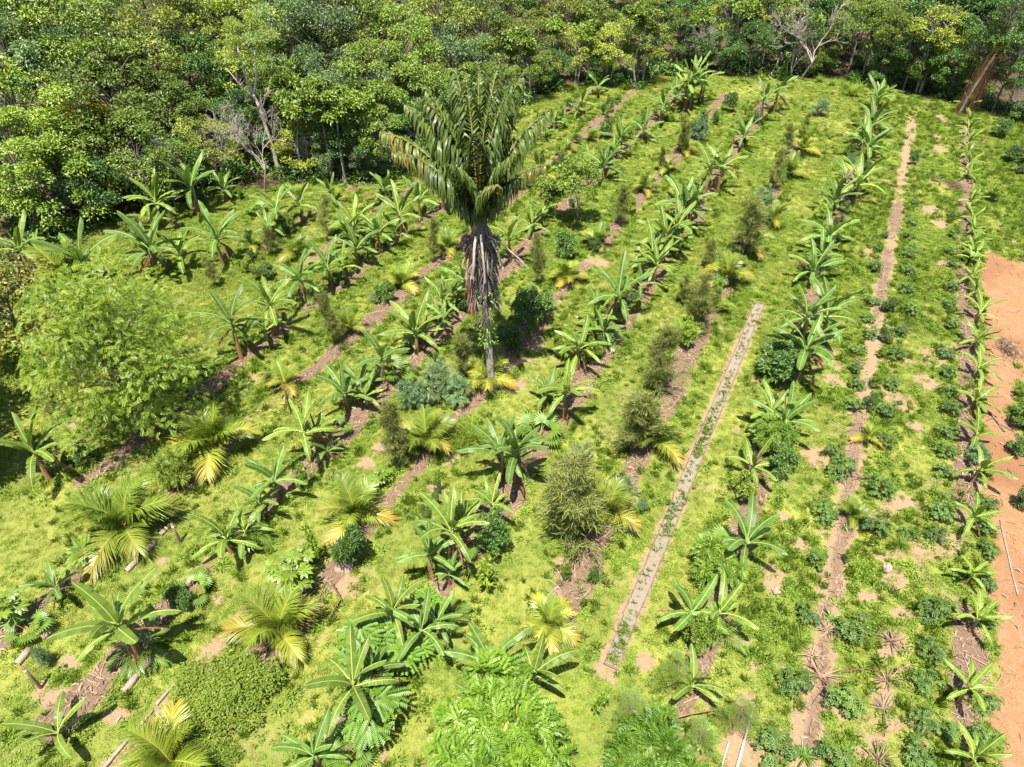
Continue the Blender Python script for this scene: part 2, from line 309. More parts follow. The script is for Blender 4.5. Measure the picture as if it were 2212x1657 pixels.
def coco_frond(seed,e0,e1,L=1.6,age=0):
    r=np.random.RandomState(seed); n=14; s,p,d=arc(L,e0,e1,n,1.2); p[:,1]+=.08*L*r.randn()*s**2; b=MB()
    up=np.stack([-d[:,2],0*s,d[:,0]],-1); k=58; q=np.linspace(.12,.995,k)
    P=np.stack([np.interp(q,s,p[:,i]) for i in range(3)],-1); D=norm(np.stack([np.interp(q,s,d[:,i]) for i in range(3)],-1)); U=norm(np.stack([np.interp(q,s,up[:,i]) for i in range(3)],-1))
    for sg in (-1,1):
        S=np.array([0,sg,0.]); ln=(L*.40*(.45+.75*np.sin(PI*np.clip(q*.8+.12,0,1))**1.0)*r.uniform(.9,1.08,k))[:,None]
        dirn=norm(S*(1.05-.55*q[:,None])+D*(.45+.75*q[:,None])+U*r.uniform(.05,.4,(k,1))+.06*r.randn(k,3)); w=.016*L/1.6*1.5
        g=np.array([0,0,-1.]); m=P+dirn*ln*.55; tp=m+norm(dirn+g*.45)*ln*.5; X=norm(np.cross(dirn,U))
        V=np.stack([P-D*w,P+D*w,m+D*w,m-D*w,tp],1).reshape(-1,3); i=np.arange(k)[:,None]*5
        tt=np.repeat(np.clip(r.uniform(.1,.9,k)+age*(.4+1.3*q*r.uniform(.5,1,k)),0,2),5)
        b.add(V,i+[0,1,2,3],tt); b.F.append(i+[3,2,4]+b.n-k*5); b.M.append(np.zeros(k,int))
    b.tube(p,np.linspace(.026,.005,n)*L/1.6,4,.5,1,False)
    return b.mesh('coconut_frond',M['frond'],M['rachis'])
CF={'up':[coco_frond(i,82-4*i,45-6*i) for i in range(3)],'mid':[coco_frond(10+i,66-5*i,5-8*i,age=.25*i) for i in range(3)],'low':[coco_frond(20+i,40-8*i,-35,age=.5+.2*i) for i in range(3)]}
def fan_leaf(seed):
    r=np.random.RandomState(seed); b=MB(); s,p,d=arc(.75,70-8*seed,35-10*seed,6); b.tube(p,np.linspace(.014,.008,6),4,.5,1,False)
    o=p[-1]; D=d[-1]; U=np.array([-D[2],0,D[0]]); S=np.array([0,1.,0]); k=17
    for i in range(k):
        a=(i/(k-1)-.5)*math.radians(230); v=norm(D*math.cos(a)+S*math.sin(a)+U*.1); l=.55*(.75+.25*math.cos(a*.7))*r.uniform(.92,1.05); w=.038
        x=norm(np.cross(v,U)); m=o+v*l*.55; t=m+norm(v+np.array([0,0,-.5]))*l*.5
        b.add([o,m-x*w,m+U*.02,t,m+x*w],[(0,1,2),(0,2,4),(1,3,2),(2,3,4)],r.uniform(.1,.9))
    return b.mesh('fan_leaf',M['fan'],M['rachis'])
def pinnate_broad(seed):
    r=np.random.RandomState(seed); b=MB(); n=10; s,p,d=arc(1.25,72-9*seed,-5-14*seed,n); b.tube(p,np.linspace(.016,.005,n),4,.5,1,False); k=13
    q=np.linspace(.3,1,k)
    for j,qq in enumerate(q):
        P=np.array([np.interp(qq,s,p[:,i]) for i in range(3)]); D=norm(np.array([np.interp(qq,s,d[:,i]) for i in range(3)])); U=np.array([-D[2],0,D[0]])
        for sg in (-1,1):
            v=norm(np.array([0,sg*(1.1-.7*qq),0])+D*(.55+.5*qq)+U*.15); l=.42*(.75+.5*math.sin(PI*qq)); X=norm(np.cross(v,U)); w=.024
            m=P+v*l*.5; t=m+norm(v+np.array([0,0,-.6]))*l*.5
            b.add([P,m-X*w,t,m+X*w],[(0,1,2,3)],r.uniform(.1,.9))
    return b.mesh('palm_leaf',M['fan'],M['rachis'])
FAN=[fan_leaf(i) for i in range(4)]; PB=[pinnate_broad(i) for i in range(4)]

# ------------------------------------------------------------------ crowns
def rdir(r,n): return norm(r.randn(n,3))
def branch_to(b,r,a,c,r0,r1,sides=4,n=5,sag=.15,mat=0):
    a=np.asarray(a,float);c=np.asarray(c,float); s=np.linspace(0,1,n)[:,None]; L=np.linalg.norm(c-a)
    p=a+(c-a)*s+np.array([0,0,1])*sag*L*np.sin(PI*s)*.6+r.randn(1,3)*L*.06*np.sin(PI*s)
    b.tube(p,np.linspace(r0,r1,n),sides,r.rand(),mat,False)
def tree_meshes(seed,R,Z,hb,nclump,nleaf,ll,lw,lm,bark,tr=.13,flat=.75,shell=.55,spray=None,aged=.04,cl=(.26,.46),stems=1,split=.9):
    """crown of leaf clumps on limbs. R: crown radius, Z: crown half height, hb: height of the crown's centre. Returns trunk and crown meshes."""
    r=np.random.RandomState(seed); tb=MB(); cb=MB()
    C=[]
    while len(C)<nclump:
        v=r.uniform(-1,1,3); l=np.linalg.norm(v)
        if l>1 or l<shell*r.uniform(.6,1.2) or v[2]<-.75: continue
        lob=1+.22*math.sin(3*math.atan2(v[1],v[0])+seed)+.12*math.sin(5*math.atan2(v[1],v[0])+seed*2)
        C.append((v[0]*R*lob,v[1]*R*lob,hb+v[2]*Z))
    C=np.array(C); fork=hb-Z*split
    fork=max(fork,.25*hb)
    for k in range(stems):
        off=np.array([r.uniform(-1,1),r.uniform(-1,1),0])*(R*.22 if stems>1 else 0); ln=np.array([r.uniform(-.1,.1),r.uniform(-.1,.1),1.])
        base=off*.3+[0,0,-.15]; top=np.array([off[0]*1.6,off[1]*1.6,hb+.25*Z])+ln*[R,R,0]*.6
        s=np.linspace(0,1,8)[:,None]; pts=base+(top-base)*s+np.array([math.sin(seed+k),math.cos(seed*2+k),0])*.05*hb*np.sin(s*PI*1.5)
        tb.tube(pts,np.linspace(1.25,.3,8)*tr/math.sqrt(stems),7,r.rand(),0,False)
        for i in range(k,nclump,stems):
            c=C[i]; f=np.clip((c[2]-fork)/(top[2]-fork+1e-6)*.55,0,.9); zz=fork+(top[2]-fork)*f
            j=np.interp(zz,pts[:,2],np.arange(8)); a=np.array([np.interp(j,np.arange(8),pts[:,q]) for q in range(3)])
            branch_to(tb,r,a,c,tr*.22,tr*.05)
    for c in C:
        rc=R*r.uniform(*cl); n=int(nleaf*(rc/(R*.36))**2/nclump)
        d=rdir(r,n); d[:,2]=np.where(d[:,2]<-.35,-d[:,2],d[:,2])
        rad=rc*np.clip(1-np.abs(r.randn(n))*.28,.15,1.1)
        B=c+d*rad[:,None]*[1,1,flat]
        outd=norm(d*[1,1,.5]+r.randn(n,3)*.55+[0,0,-.10]); Nn=norm(d*.35+[0,0,1.]+r.randn(n,3)*.45)
        tone=r.uniform(.0,.35)
        t=np.clip(tone+r.uniform(0,.6,n)+(r.rand(n)<aged)*r.uniform(.6,1.3,n),0,2)
        if spray is None: cb.leaves(B,outd,Nn,ll*r.uniform(.7,1.25,n),lw*r.uniform(.8,1.2,n),t)
        else:
            pairs=spray; D=norm(outd+[0,0,-.12]); S=norm(np.cross(D,Nn)); U=np.cross(S,D); L=ll*r.uniform(.75,1.2,n)
            for q in range(pairs):
                f=(q+.7)/pairs; pos=B+D*(L*f)[:,None]-U*(.28*L*f*f)[:,None]
                for sg in (-1,1):
                    ld=norm(S*sg+D*.8-U*.3+r.randn(n,3)*.12); cb.leaves(pos,ld,U,L*(.50-.2*abs(f-.4)),lw*.62,np.clip(t+r.uniform(-.1,.1,n),0,2),.1,.1)
    return tb.mesh('trunk',bark),cb.mesh('crown',lm)
def needle_tree(seed,h=2.6,w=.62):
    r=np.random.RandomState(seed); tb=MB(); cb=MB(); n=8; s=np.linspace(0,1,n); pts=np.stack([.08*np.sin(s*4+seed)*s*h,.06*np.cos(s*3+seed)*s*h-.0,s*h-.1],-1)
    tb.tube(pts,np.linspace(.038,.007,n),6,.3,0,False)
    for k in range(62):
        f=r.uniform(.10,1)**.8; z=f*h; a=r.rand()*2*PI; o=np.array([np.interp(f,s,pts[:,i]) for i in range(3)])
        l=w*(1.15-.85*f)*r.uniform(.5,1.15); l=max(l,.18); el=r.uniform(.35,.95)
        tip=o+l*np.array([math.cos(a)*math.cos(el),math.sin(a)*math.cos(el),math.sin(el)]); branch_to(tb,r,o,tip,.009,.003,3,4,.05)
        m=70; q=r.uniform(.2,1.05,m)[:,None]; B=o+(tip-o)*q+r.randn(m,3)*.045; D=norm((tip-o)/l*.8+r.randn(m,3)*.5+[0,0,-.05])
        cb.leaves(B,D,rdir(r,m),r.uniform(.11,.24,m),.011,np.clip(r.rand()*.5+r.rand(m)*.5,0,1),.05,.15)
    return tb.mesh('trunk',M['bark']),cb.mesh('foliage',M['feather'])
FEATHER=[needle_tree(i,2.6,.62+.06*i) for i in range(4)]
def bare_tree(seed,h=6):
    r=np.random.RandomState(seed); b=MB()
    def grow(p,d,l,rad,lev):
        n=4; pts=[p]; dd=d
        for i in range(n):
            dd=norm(dd+r.randn(3)*.16+[0,0,.05]); pts.append(pts[-1]+dd*l/n)
        b.tube(np.array(pts),np.linspace(rad,rad*.6,n+1),5 if lev<2 else 3,r.rand(),0,False)
        if lev>=6: return
        k=3 if lev<4 else 2+(r.rand()<.6)
        for j in range(k):
            f=r.randint(2,n+1); nd=norm(dd+rdir(r,1)[0]*(.75 if lev<3 else .95)+[0,0,.12]); grow(pts[f],nd,l*r.uniform(.55,.85),max(rad*.6,.011),lev+1)
    grow(np.array([0,0,-.2]),np.array([.05*r.randn(),.05*r.randn(),1.]),h*.42,.013*h,0)
    V=np.concatenate(b.V); b.V=[v*(h/V[:,2].max()) for v in b.V]
    return b.mesh('bare_branches',M['twig'])

# ------------------------------------------------------------------ labels
ORD='first second third fourth fifth sixth seventh eighth ninth tenth eleventh twelfth thirteenth fourteenth fifteenth sixteenth seventeenth eighteenth nineteenth twentieth'.split()
def ordw(i):
    if i<20: return ORD[i]
    t={2:'twenty',3:'thirty',4:'forty',5:'fifty',6:'sixty',7:'seventy',8:'eighty',9:'ninety'}[(i+1)//10]; k=(i+1)%10
    return {'twenty':'twentieth','thirty':'thirtieth','forty':'fortieth','fifty':'fiftieth','sixty':'sixtieth','seventy':'seventieth','eighty':'eightieth','ninety':'ninetieth'}[t] if k==0 else t+'-'+ORD[k-1]
LINES=[(-99,-27.5,'beside the left forest edge'),(-27.5,-24.3,'in seventh row left of sandy bed'),(-24.3,-21,'in sixth row left of sandy bed'),(-21,-17.4,'in fifth row left of sandy bed'),(-17.4,-13.2,'in fourth row left of sandy bed'),
       (-13.2,-10,'in the tall palm\'s row'),(-10,-6,'in second row left of sandy bed'),(-6,-2.8,'in first row left of sandy bed'),(-2.8,1.9,'in row right of sandy bed'),(1.9,5.6,'along the bare soil strip'),(5.6,8.0,'in row bordering red earth'),(8.0,99,'on or beyond the red earth')]
COUNT={}
def row_label(desc,noun,x,y):
    u,v=uv(x,y); ph=[p for a,b,p in LINES if a<=v<b][0]; key=(noun,ph); COUNT.setdefault(key,[]).append((u,desc)); return key,u,desc
PENDING=[]
def label_later(o,desc,noun):
    """the label is written once every thing of the noun in that row is known, counted from the near end"""
    x,y=o.location.x,o.location.y; u,v=uv(x,y); ph=[p for a,b,p in LINES if a<=v<b][0]; PENDING.append((noun,ph,u,o,desc))
def write_labels():
    d={}
    for n,ph,u,o,desc in PENDING: d.setdefault((n,ph),[]).append((u,o,desc))
    for (n,ph),L in d.items():
        L.sort(key=lambda q:q[0])
        for i,(u,o,desc) in enumerate(L):
            tail=(', %s from near end '%ordw(i) if len(L)>1 else ' ')+ph
            lab=desc+' '+n+tail; wd=lab.split()
            if len(wd)>16: lab=desc.split()[0]+' '+n+tail
            o['label']=lab

# ------------------------------------------------------------------ the planted field
rng=np.random.RandomState(5); GA=2.39996
BAN=[(-21.3,39.7,1.68,1.35,0),(-19.62,41.12,1.96,1.4,1),(-18.47,43.09,0.88,1,0),(-13.81,38.65,1.56,1.3,1),(-12.77,39.8,1.32,1.05,0),(-11.62,42.8,0.68,0.9,0),(-16.14,35.01,1.69,1.35,1),
 (-26.49,34.13,1.48,1.3,1),(-22.3,32.41,1.6,1.6,1),(-19.07,33.49,1.86,1.5,4),(-19.67,34.13,1.19,1.2,3),(-18,34.17,1.1,1.2,1),(-12.49,26.12,2.26,1.35,2),(-11.4,28.18,1.73,1.3,3),
 (-10.74,31.05,1.5,1.2,2),(-9.58,32.33,1.36,1.1,1),(-17.62,18.63,1.63,1.5,2),(-7.84,19.48,1.8,1.25,2),(-7.2,19.74,0.4,0.7,1),(-8.52,17.52,1.18,1.2,1),(-9.6,15.16,0.74,1.35,1),
 (-6.97,22.5,1.03,1.2,2),(-6.18,22.71,0.5,0.9,0),(-22.47,30.03,0.48,1,0),(-11.23,11.29,1.91,1.75,2),(-12.3,8.89,0.53,1.35,1),(-14.55,13.41,0.57,0.95,2),(-5.11,8.08,0.97,1.2,1),
 (-4.25,9.61,1.76,1.5,3),(-3.96,10.48,0.82,1.15,2),(-3.55,12.03,1.4,1.25,3),(-2.68,11.6,1.19,1.3,2),(-2.67,14.14,1.43,1.25,1),(-1.95,14.5,2.22,1.4,2),(-2.04,13.9,0.57,0.75,0),
 (-0.57,10.38,1.43,1.45,1),(0.6,10.17,1.39,1.3,4),(-0.71,16.61,0.87,0.9,0),(5.47,12.31,0.88,1.3,1),(6.3,12.31,0.78,1.25,3),(5.11,10.17,0.51,1.1,1),(7.7,14.73,1.17,1.5,3),
 (2.19,22.1,1.54,1.25,1),(1.47,22.92,0.68,0.9,1),(-0.42,18.59,1.63,1.35,1),(0.13,18.38,1.71,1.4,2),(-4.41,26.46,1.37,1.3,1),(-4.85,27.03,0.75,0.8,2),(-5.62,24.33,1.39,1.2,1),
 (-3.31,28.41,0.62,0.8,0),(-3.44,29.6,1.05,1.05,1),(-2.37,30.62,1.62,1.1,2),(-0.11,34.97,1.52,1.2,1),(1.13,38.34,0.47,0.95,0),(1.75,39.59,0.64,0.9,0),(2.98,25.31,1.36,1.2,1),
 (4.06,28.34,0.85,1.1,1),(5.14,29.24,1.64,1.45,3),(4.31,27.28,0.84,0.8,2),(7.63,32.9,1.13,1.1,2),(6.6,31.39,0.87,0.9,2),(5.74,59.58,1,1,0),(7.5,64.58,0.64,0.9,0),
 (11.93,57.3,1.54,1.15,0),(14.51,61.46,1.38,1.2,1),(13.51,60.05,1.43,1,1),(7.82,50.66,1.07,1.15,0),(10,53.79,0.7,1.05,1),(6.18,46.25,1.02,1.2,1),(5.41,47.47,0.69,0.8,1),
 (2.56,53.93,0.65,0.7,0),(3.34,56.1,0.63,0.8,0),(4.04,57.19,0.51,0.7,0),(1.25,52.71,0.37,0.8,0),(-8.2,43.04,0.74,1,0),(-6.5,38,1.52,1.2,1),(-5.64,40.3,1.29,1.05,0),
 (-4.32,41.64,1.1,1,0),(-7.59,36.44,1.09,1.15,1),(-9.11,37.45,1.24,1.25,1),(-8.55,34.83,1.05,1.15,0),(8.48,35.46,1.46,1.35,2),(10.03,39.27,1.62,1.3,3),(9.25,36.48,1.62,1.2,2),
 (7.69,34.74,0.95,1.1,1),(14.36,60.37,2.47,1.35,1),(15.13,61.18,2.62,1.3,2),(16.01,62.5,1.85,1.2,1),(19.84,57.3,2.16,1.2,2),(21.75,59.85,1.87,1.15,2),(17.02,51.84,0.99,1.1,1),
 (12.79,44.27,1.67,1.2,1),(13.6,44.44,1.82,1.1,2),(10.42,39.02,1.28,1.2,2),(11.49,41.23,1.08,0.95,1),(30.38,60.65,0.99,1.2,0),(27.84,55.05,0.81,1.3,1),(25.54,50.21,0.95,1.35,2),
 (26.2,52.87,0.85,1,3),(22.03,42.97,1.36,1.3,2),(20.23,41.69,0.76,1.1,0),(21.97,44.82,0.9,0.9,2),(17.97,36.39,0.97,1.3,1),(16.13,33.15,0.6,1.2,2),(17.14,34.87,0.61,0.9,1),
 (13.26,26.65,2.13,1.3,3),(14.73,27.67,1.61,1.5,2),(12.56,24.39,2.04,1.5,4),(10.84,20.93,0.88,1.4,1),(10.46,21.46,0.89,1.1,1),(9.06,18.71,0.57,1.15,1),(37.55,59.85,0.72,0.9,0),
 (36.2,56.64,0.38,0.75,0),(35.1,54.53,0.37,0.8,0),(34.01,52.22,0.37,0.8,0),(32.9,50.21,0.36,0.75,0),(32.13,48.31,0.35,0.85,0),(31.06,46.38,0.34,0.7,0),(29.12,42.15,0.33,0.8,0),
 (27.95,39.7,0.32,0.8,0),(27.27,38.24,0.32,0.7,0),(26.44,36.48,0.41,0.85,0),(25.74,35.19,0.31,0.8,0),(25.45,34.69,0.35,0.8,0),(24.52,32.9,0.4,0.85,0),(23.97,31.39,0.34,0.8,0),
 (22.98,29.17,0.57,1.05,0),(21.67,26.9,0.47,1,0),(20.63,24.73,0.6,1.05,0),(19.45,22.56,0.59,1.1,1),(18.43,20.51,0.53,1.05,0),(17.43,18.42,0.7,1.2,0),(16.08,16.17,0.7,1.05,1),
 (14.9,13.9,0.53,0.85,0),(14.11,12.14,0.71,1.15,1),(12.71,9.91,0.92,1.25,1),(11.95,8.08,0.88,1.3,0),]
r=np.random.RandomState(33)
for x,y,h,s,dry in list(BAN):
    u,v=uv(x,y)
    if s>=1.0 and v<3 and r.rand()<.5:
        X,Y=xy(u+r.choice([-1,1])*r.uniform(.55,.95),v+r.uniform(-.25,.25)); BAN.append((X,Y,h*r.uniform(.4,.8),s*r.uniform(.55,.85),int(r.rand()<.5)))
for i,(x,y,h,s,dry) in enumerate(BAN):
    s*=float(np.interp(y,[8,14,22,30,42],[.60,.68,.80,.88,.97]))*(.82 if uv(x,y)[1]>6.5 else 1)
    r=np.random.RandomState(100+i); u,v=uv(x,y); young=v>6.5
    o=thing('banana_plant','',"banana plant",x,y,r.rand()*6.28,'banana plants in the rows')
    h=max(h*.92,.32); st=obj('pseudostem',STEMS[i%4],o,scale=(1.0*s*.9,1.0*s*.9,h),rot=(r.uniform(-.06,.06),r.uniform(-.06,.06),0))
    g=r.uniform(.85,1.15); tint=(1.12*g,1.08*g,.9*g) if young else ((1.12*g,1.06*g,g) if r.rand()<.5 else (.88*g,.95*g,1.05*g))
    n=r.randint(7,10)+(1 if s>1.0 else 0); a0=r.rand()*6.28
    for k in range(n):
        f=k/(n-1); kind='low' if f<.34 else ('mid' if f<.75 else 'up')
        me=BL[kind][r.randint(4)]
        l=obj('leaf',me,o,(0,0,h*(.9+.1*f)),(r.uniform(-.2,.2),r.uniform(-.15,.15),a0+k*GA+r.uniform(-.3,.3)),s*r.uniform(.82,1.1)*(.85 if kind=='low' else 1),tint)
    if r.rand()<.5: obj('rolled_leaf',BL['roll'][0],o,(0,0,h*.97),(r.uniform(-.1,.1),r.uniform(-.05,.1),a0),s*r.uniform(.7,1),tint)
    for k in range(int(dry)+(1 if not young and r.rand()<.6 else 0)):
        obj('dry_leaf',BL['dry'][r.randint(4)],o,(0,0,h*r.uniform(.7,.92)),(0,r.uniform(-.2,.2),r.rand()*6.28),s*r.uniform(.7,1.0))
    size='tall' if h>1.55 else ('small' if h<.75 else 'medium')
    label_later(o,('young bright' if young else size+(' ragged' if dry>=2 else ' green')),'banana plant')
CO=[(-13.55,16.07,0.66,1.75,11),(-11.72,20.01,1.01,1.5,11),(-7.1,11.92,0.71,1.5,9),(-9.06,8.22,0.54,1.5,9),(1.12,12.31,0.54,0.95,10),(-5.61,16.68,0.7,1.3,9),(-3.35,20.19,1.18,1.1,11),
 (3.3,16.5,0.83,1.25,9),(-7.86,28.34,0.57,0.8,8),(-5.82,32.53,0.57,0.85,9),(-1.12,24.16,0.73,1,7),(2.92,32.9,0.55,0.85,9),(5.68,20.33,0.71,1.2,8),(-9.93,23.99,0.59,0.75,7),
 (-23.38,32.25,1.5,1.7,8),(-12.16,35.73,0.61,0.9,7),(-3.67,36.39,0.57,0.85,8),(2.25,46.79,0.4,0.7,8),(4.06,51.12,0.3,0.6,7),(6.07,53.79,0.4,0.65,8),(8.74,44.19,0.56,0.75,9),
 (10.75,47.61,0.52,0.75,7),(4.87,36.77,0.57,0.8,8),(21.21,50.91,0.86,1.1,6),(18.97,46.79,0.74,1,6),(11.43,32.74,0.84,1.1,8),(13.58,36.39,0.97,1,8),(10.09,29.96,0.43,0.9,5),
 (12.6,50.97,0.48,0.8,7),(15.96,39.91,0.64,0.9,6),(8.09,27.67,0.56,0.8,5),(-14.92,36.58,0.67,0.7,6),(14.33,20.74,0.31,0.6,7),(12.16,16.68,0.22,0.65,8),]
for i,(x,y,h,s,n) in enumerate(CO):
    s*=float(np.interp(y,[8,16,24,40],[.60,.66,.74,.80]))
    r=np.random.RandomState(300+i); o=thing('coconut_palm','','palm',x,y,r.rand()*6.28,'young coconut palms in the rows'); n=int(n)
    h=h*.45; b=MB(); z=np.linspace(-.1,max(h,.15),6); b.tube(np.stack([0*z,0*z,z],-1),np.array([.16,.15,.11,.09,.07,.05])*s*.8,7,r.rand(),0,False); obj('stem',b.mesh('palm_stem',M['brown']),o)
    g=r.uniform(.85,1.15); yl=r.rand(); tint=((1.0+.4*yl)*g,(1.0+.16*yl)*g,(1.0-.1*yl)*g); a0=r.rand()*6.28
    for k in range(n):
        f=k/(n-1); kind='low' if f<.35 else ('mid' if f<.72 else 'up')
        obj('frond',CF[kind][r.randint(3)],o,(0,0,max(h,.12)),(r.uniform(-.25,.25),r.uniform(-.12,.12),a0+k*GA+r.uniform(-.25,.25)),s*r.uniform(.85,1.1),tint)
    label_later(o,('large' if s>1.25 else ('small' if s<.8 else 'young'))+(' yellowish' if yl>.5 else ' green'),'coconut palm')
FA=[(-10.44,31.39,0.59,0.8,8),(-7.23,21.07,0.54,0.9,7),(-11.18,11.44,1.15,1.2,8),(-10.29,13.53,0.88,0.9,9),(-9.23,15.89,0.7,1,8),(-1.67,14.67,0.53,0.9,6),(-4.86,8.36,1.15,1,8),
 (-5.28,24.73,0.73,1.1,9),(4.71,27.41,0.56,0.85,9),(1.13,20.79,0.88,1.2,9),(0.21,19.18,0.62,0.9,8),(-15.97,41.23,0.43,0.8,8),(-14.61,43.94,0.45,0.8,8),(-4.41,8.36,0.58,1,8),
 (-1.97,12.65,0.62,0.8,8),(-14.91,12.14,0.36,1,7),(-18.31,43.57,0.44,0.8,6),(3.75,56.64,0.89,0.9,7),(11.87,24.73,0.64,1,9),(7.18,15.2,0.87,1.1,6),(6.35,11.98,0.63,1,7),
 (1.59,30.47,0.58,0.9,7),]
for i,(x,y,h,s,n) in enumerate(FA):
    s*=float(np.interp(y,[8,16,26],[.7,.78,.95])); r=np.random.RandomState(400+i); o=thing('palm_seedling','','palm',x,y,r.rand()*6.28,'low shade palms under the bananas'); S=FAN if i%2 else PB
    for k in range(int(n)):
        obj('frond',S[min(3,int(4*k/n))],o,(0,0,.02),(r.uniform(-.2,.2),r.uniform(-.1,.1),k*GA+r.uniform(-.3,.3)),s*r.uniform(.85,1.1),(1,1,1))
    label_later(o,'low fan-leaved' if i%2 else 'low feather-leaved','palm seedling')
FE=[(-4.4,19.35,3,1),(4.71,20.05,3.17,1.5),(2.04,15.61,4.13,1.5),(6.43,23.77,3.14,1.15),(-8.41,27.15,2.78,0.8),(-15.76,32.57,1.7,0.9),(-13.58,35.92,1.71,1),(-10.69,37.74,2.68,0.8),
 (-4.3,35.01,2.65,0.75),(1.46,34.74,1.83,0.95),(6.53,39.38,2.53,0.85),(12.41,51.12,2.63,0.7),(10.3,47.61,1.77,0.6),(1.65,47.19,1.59,0.5),(17.28,44.57,2.83,0.9),
 (12.95,35.55,3.59,1.2),(19.95,50.66,2.11,0.8),(12.43,50.97,2.12,0.7),(8.98,28.48,2.99,1.15),(-2.25,24.73,2.38,0.9),(-10.64,24.05,0.82,0.8),(-20.31,39.27,1.26,0.9),
 (-22.51,39.17,1,0.6),(-18.76,21.95,1.66,0.8),(10.9,34.7,1.56,1),(1.41,32.82,2.03,0.7),(8.77,30.93,1.71,0.8),(23.4,56.64,1.01,0.8),]
for i,(x,y,h,ws) in enumerate(FE):
    r=np.random.RandomState(500+i); o=thing('feathery_tree','','tree',x,y,r.rand()*6.28,'wispy needle-leaved trees in the rows'); t,c=FEATHER[i%4]; k=h/2.6; ww=k**.5*ws*1.15
    g=r.uniform(1.0,1.35)
    obj('trunk',t,o,scale=(ww,ww,k)); obj('foliage',c,o,scale=(ww,ww,k),color=(g,g,g))
    label_later(o,'tall wispy' if h>2.5 else 'small wispy','needle-leaved tree')
# shrubs and saplings, built about one metre wide and scaled to size
SH={}
SH['g']=[tree_meshes(600+i,.5,.48,.55,22,3600,.085,.042,M['dark'],M['bark'],.025,.8,.4) for i in range(3)]
SH['y']=[tree_meshes(610+i,.45,.48,.55,20,2600,.085,.042,M['lime'],M['bark'],.02,.8,.4) for i in range(2)]
SH['p']=[tree_meshes(620+i,.55,.45,.6,20,620,.21,.038,M['grey'],M['bark'],.02,.8,.4,6) for i in range(2)]
SH['q']=[tree_meshes(630+i,.5,.42,.58,20,680,.20,.040,M['lime'],M['bark'],.022,.8,.4,6) for i in range(2)]
SH['w']=[tree_meshes(640+i,.6,.40,.36,34,5200,.06,.032,M['weed'],M['bark'],.012,.7,.3) for i in range(2)]
SH['b']=[tree_meshes(650+i,.42,.45,.6,7,95,.26,.11,M['lime'],M['bark'],.02,.8,.5) for i in range(2)]
def cone_bush():
    r=np.random.RandomState(9); n=2600; z=r.rand(n)**1.4; a=r.rand(n)*2*PI; R=.42*(1-z)**.8*np.clip(1-np.abs(r.randn(n))*.2,.2,1.1)
    B=np.stack([R*np.cos(a),R*np.sin(a),z*1.05],-1); d=np.stack([np.cos(a),np.sin(a),.4+0*a],-1)
    c=MB().leaves(B,norm(d+r.randn(n,3)*.3),norm(d*.4+[0,0,1]+r.randn(n,3)*.3),.12,.06,r.rand(n)); t=MB().tube([[0,0,-.1],[0,0,.9]],[.02,.01],5)
    return t.mesh('trunk',M['bark']),c.mesh('crown',M['cassava'])
SH['c']=[cone_bush()]
def fern_bush():
    r=np.random.RandomState(19); c=MB(); t=MB()
    for k in range(34):
        a=r.rand()*2*PI; s,p,d=arc(.9,r.uniform(45,82),r.uniform(-40,10),9); p*=r.uniform(.75,1.1); ca,sa=math.cos(a),math.sin(a); Rm=np.array([[ca,-sa,0],[sa,ca,0],[0,0,1]]); p=p@Rm.T; d=d@Rm.T
        t.tube(p,np.linspace(.008,.003,9),3,.5,0,False); m=22; q=np.linspace(.15,1,m)
        P=np.stack([np.interp(q,s,p[:,i]) for i in range(3)],-1); D=norm(np.stack([np.interp(q,s,d[:,i]) for i in range(3)],-1)); S=np.array([-sa,ca,0])
        for sg in (-1,1): c.leaves(P,norm(S*sg+D*.5+[0,0,-.1]),np.tile([0,0,1.],(m,1)),.17*np.sin(PI*np.clip(q*.85+.1,0,1))+.03,.035,r.uniform(.2,1,m))
    return t.mesh('stalks',M['bark']),c.mesh('crown',M['lime'])
SH['f']=[fern_bush()]
SHN={'g':('dense dark green','shrub'),'y':('bright yellow-green','shrub'),'p':('grey-green pinnate','sapling'),'q':('bright pinnate','bush'),'w':('low sprawling','weed bush'),'b':('big-leaved yellow','sapling'),'c':('cone shaped','bush'),'f':('pale ferny','bush')}
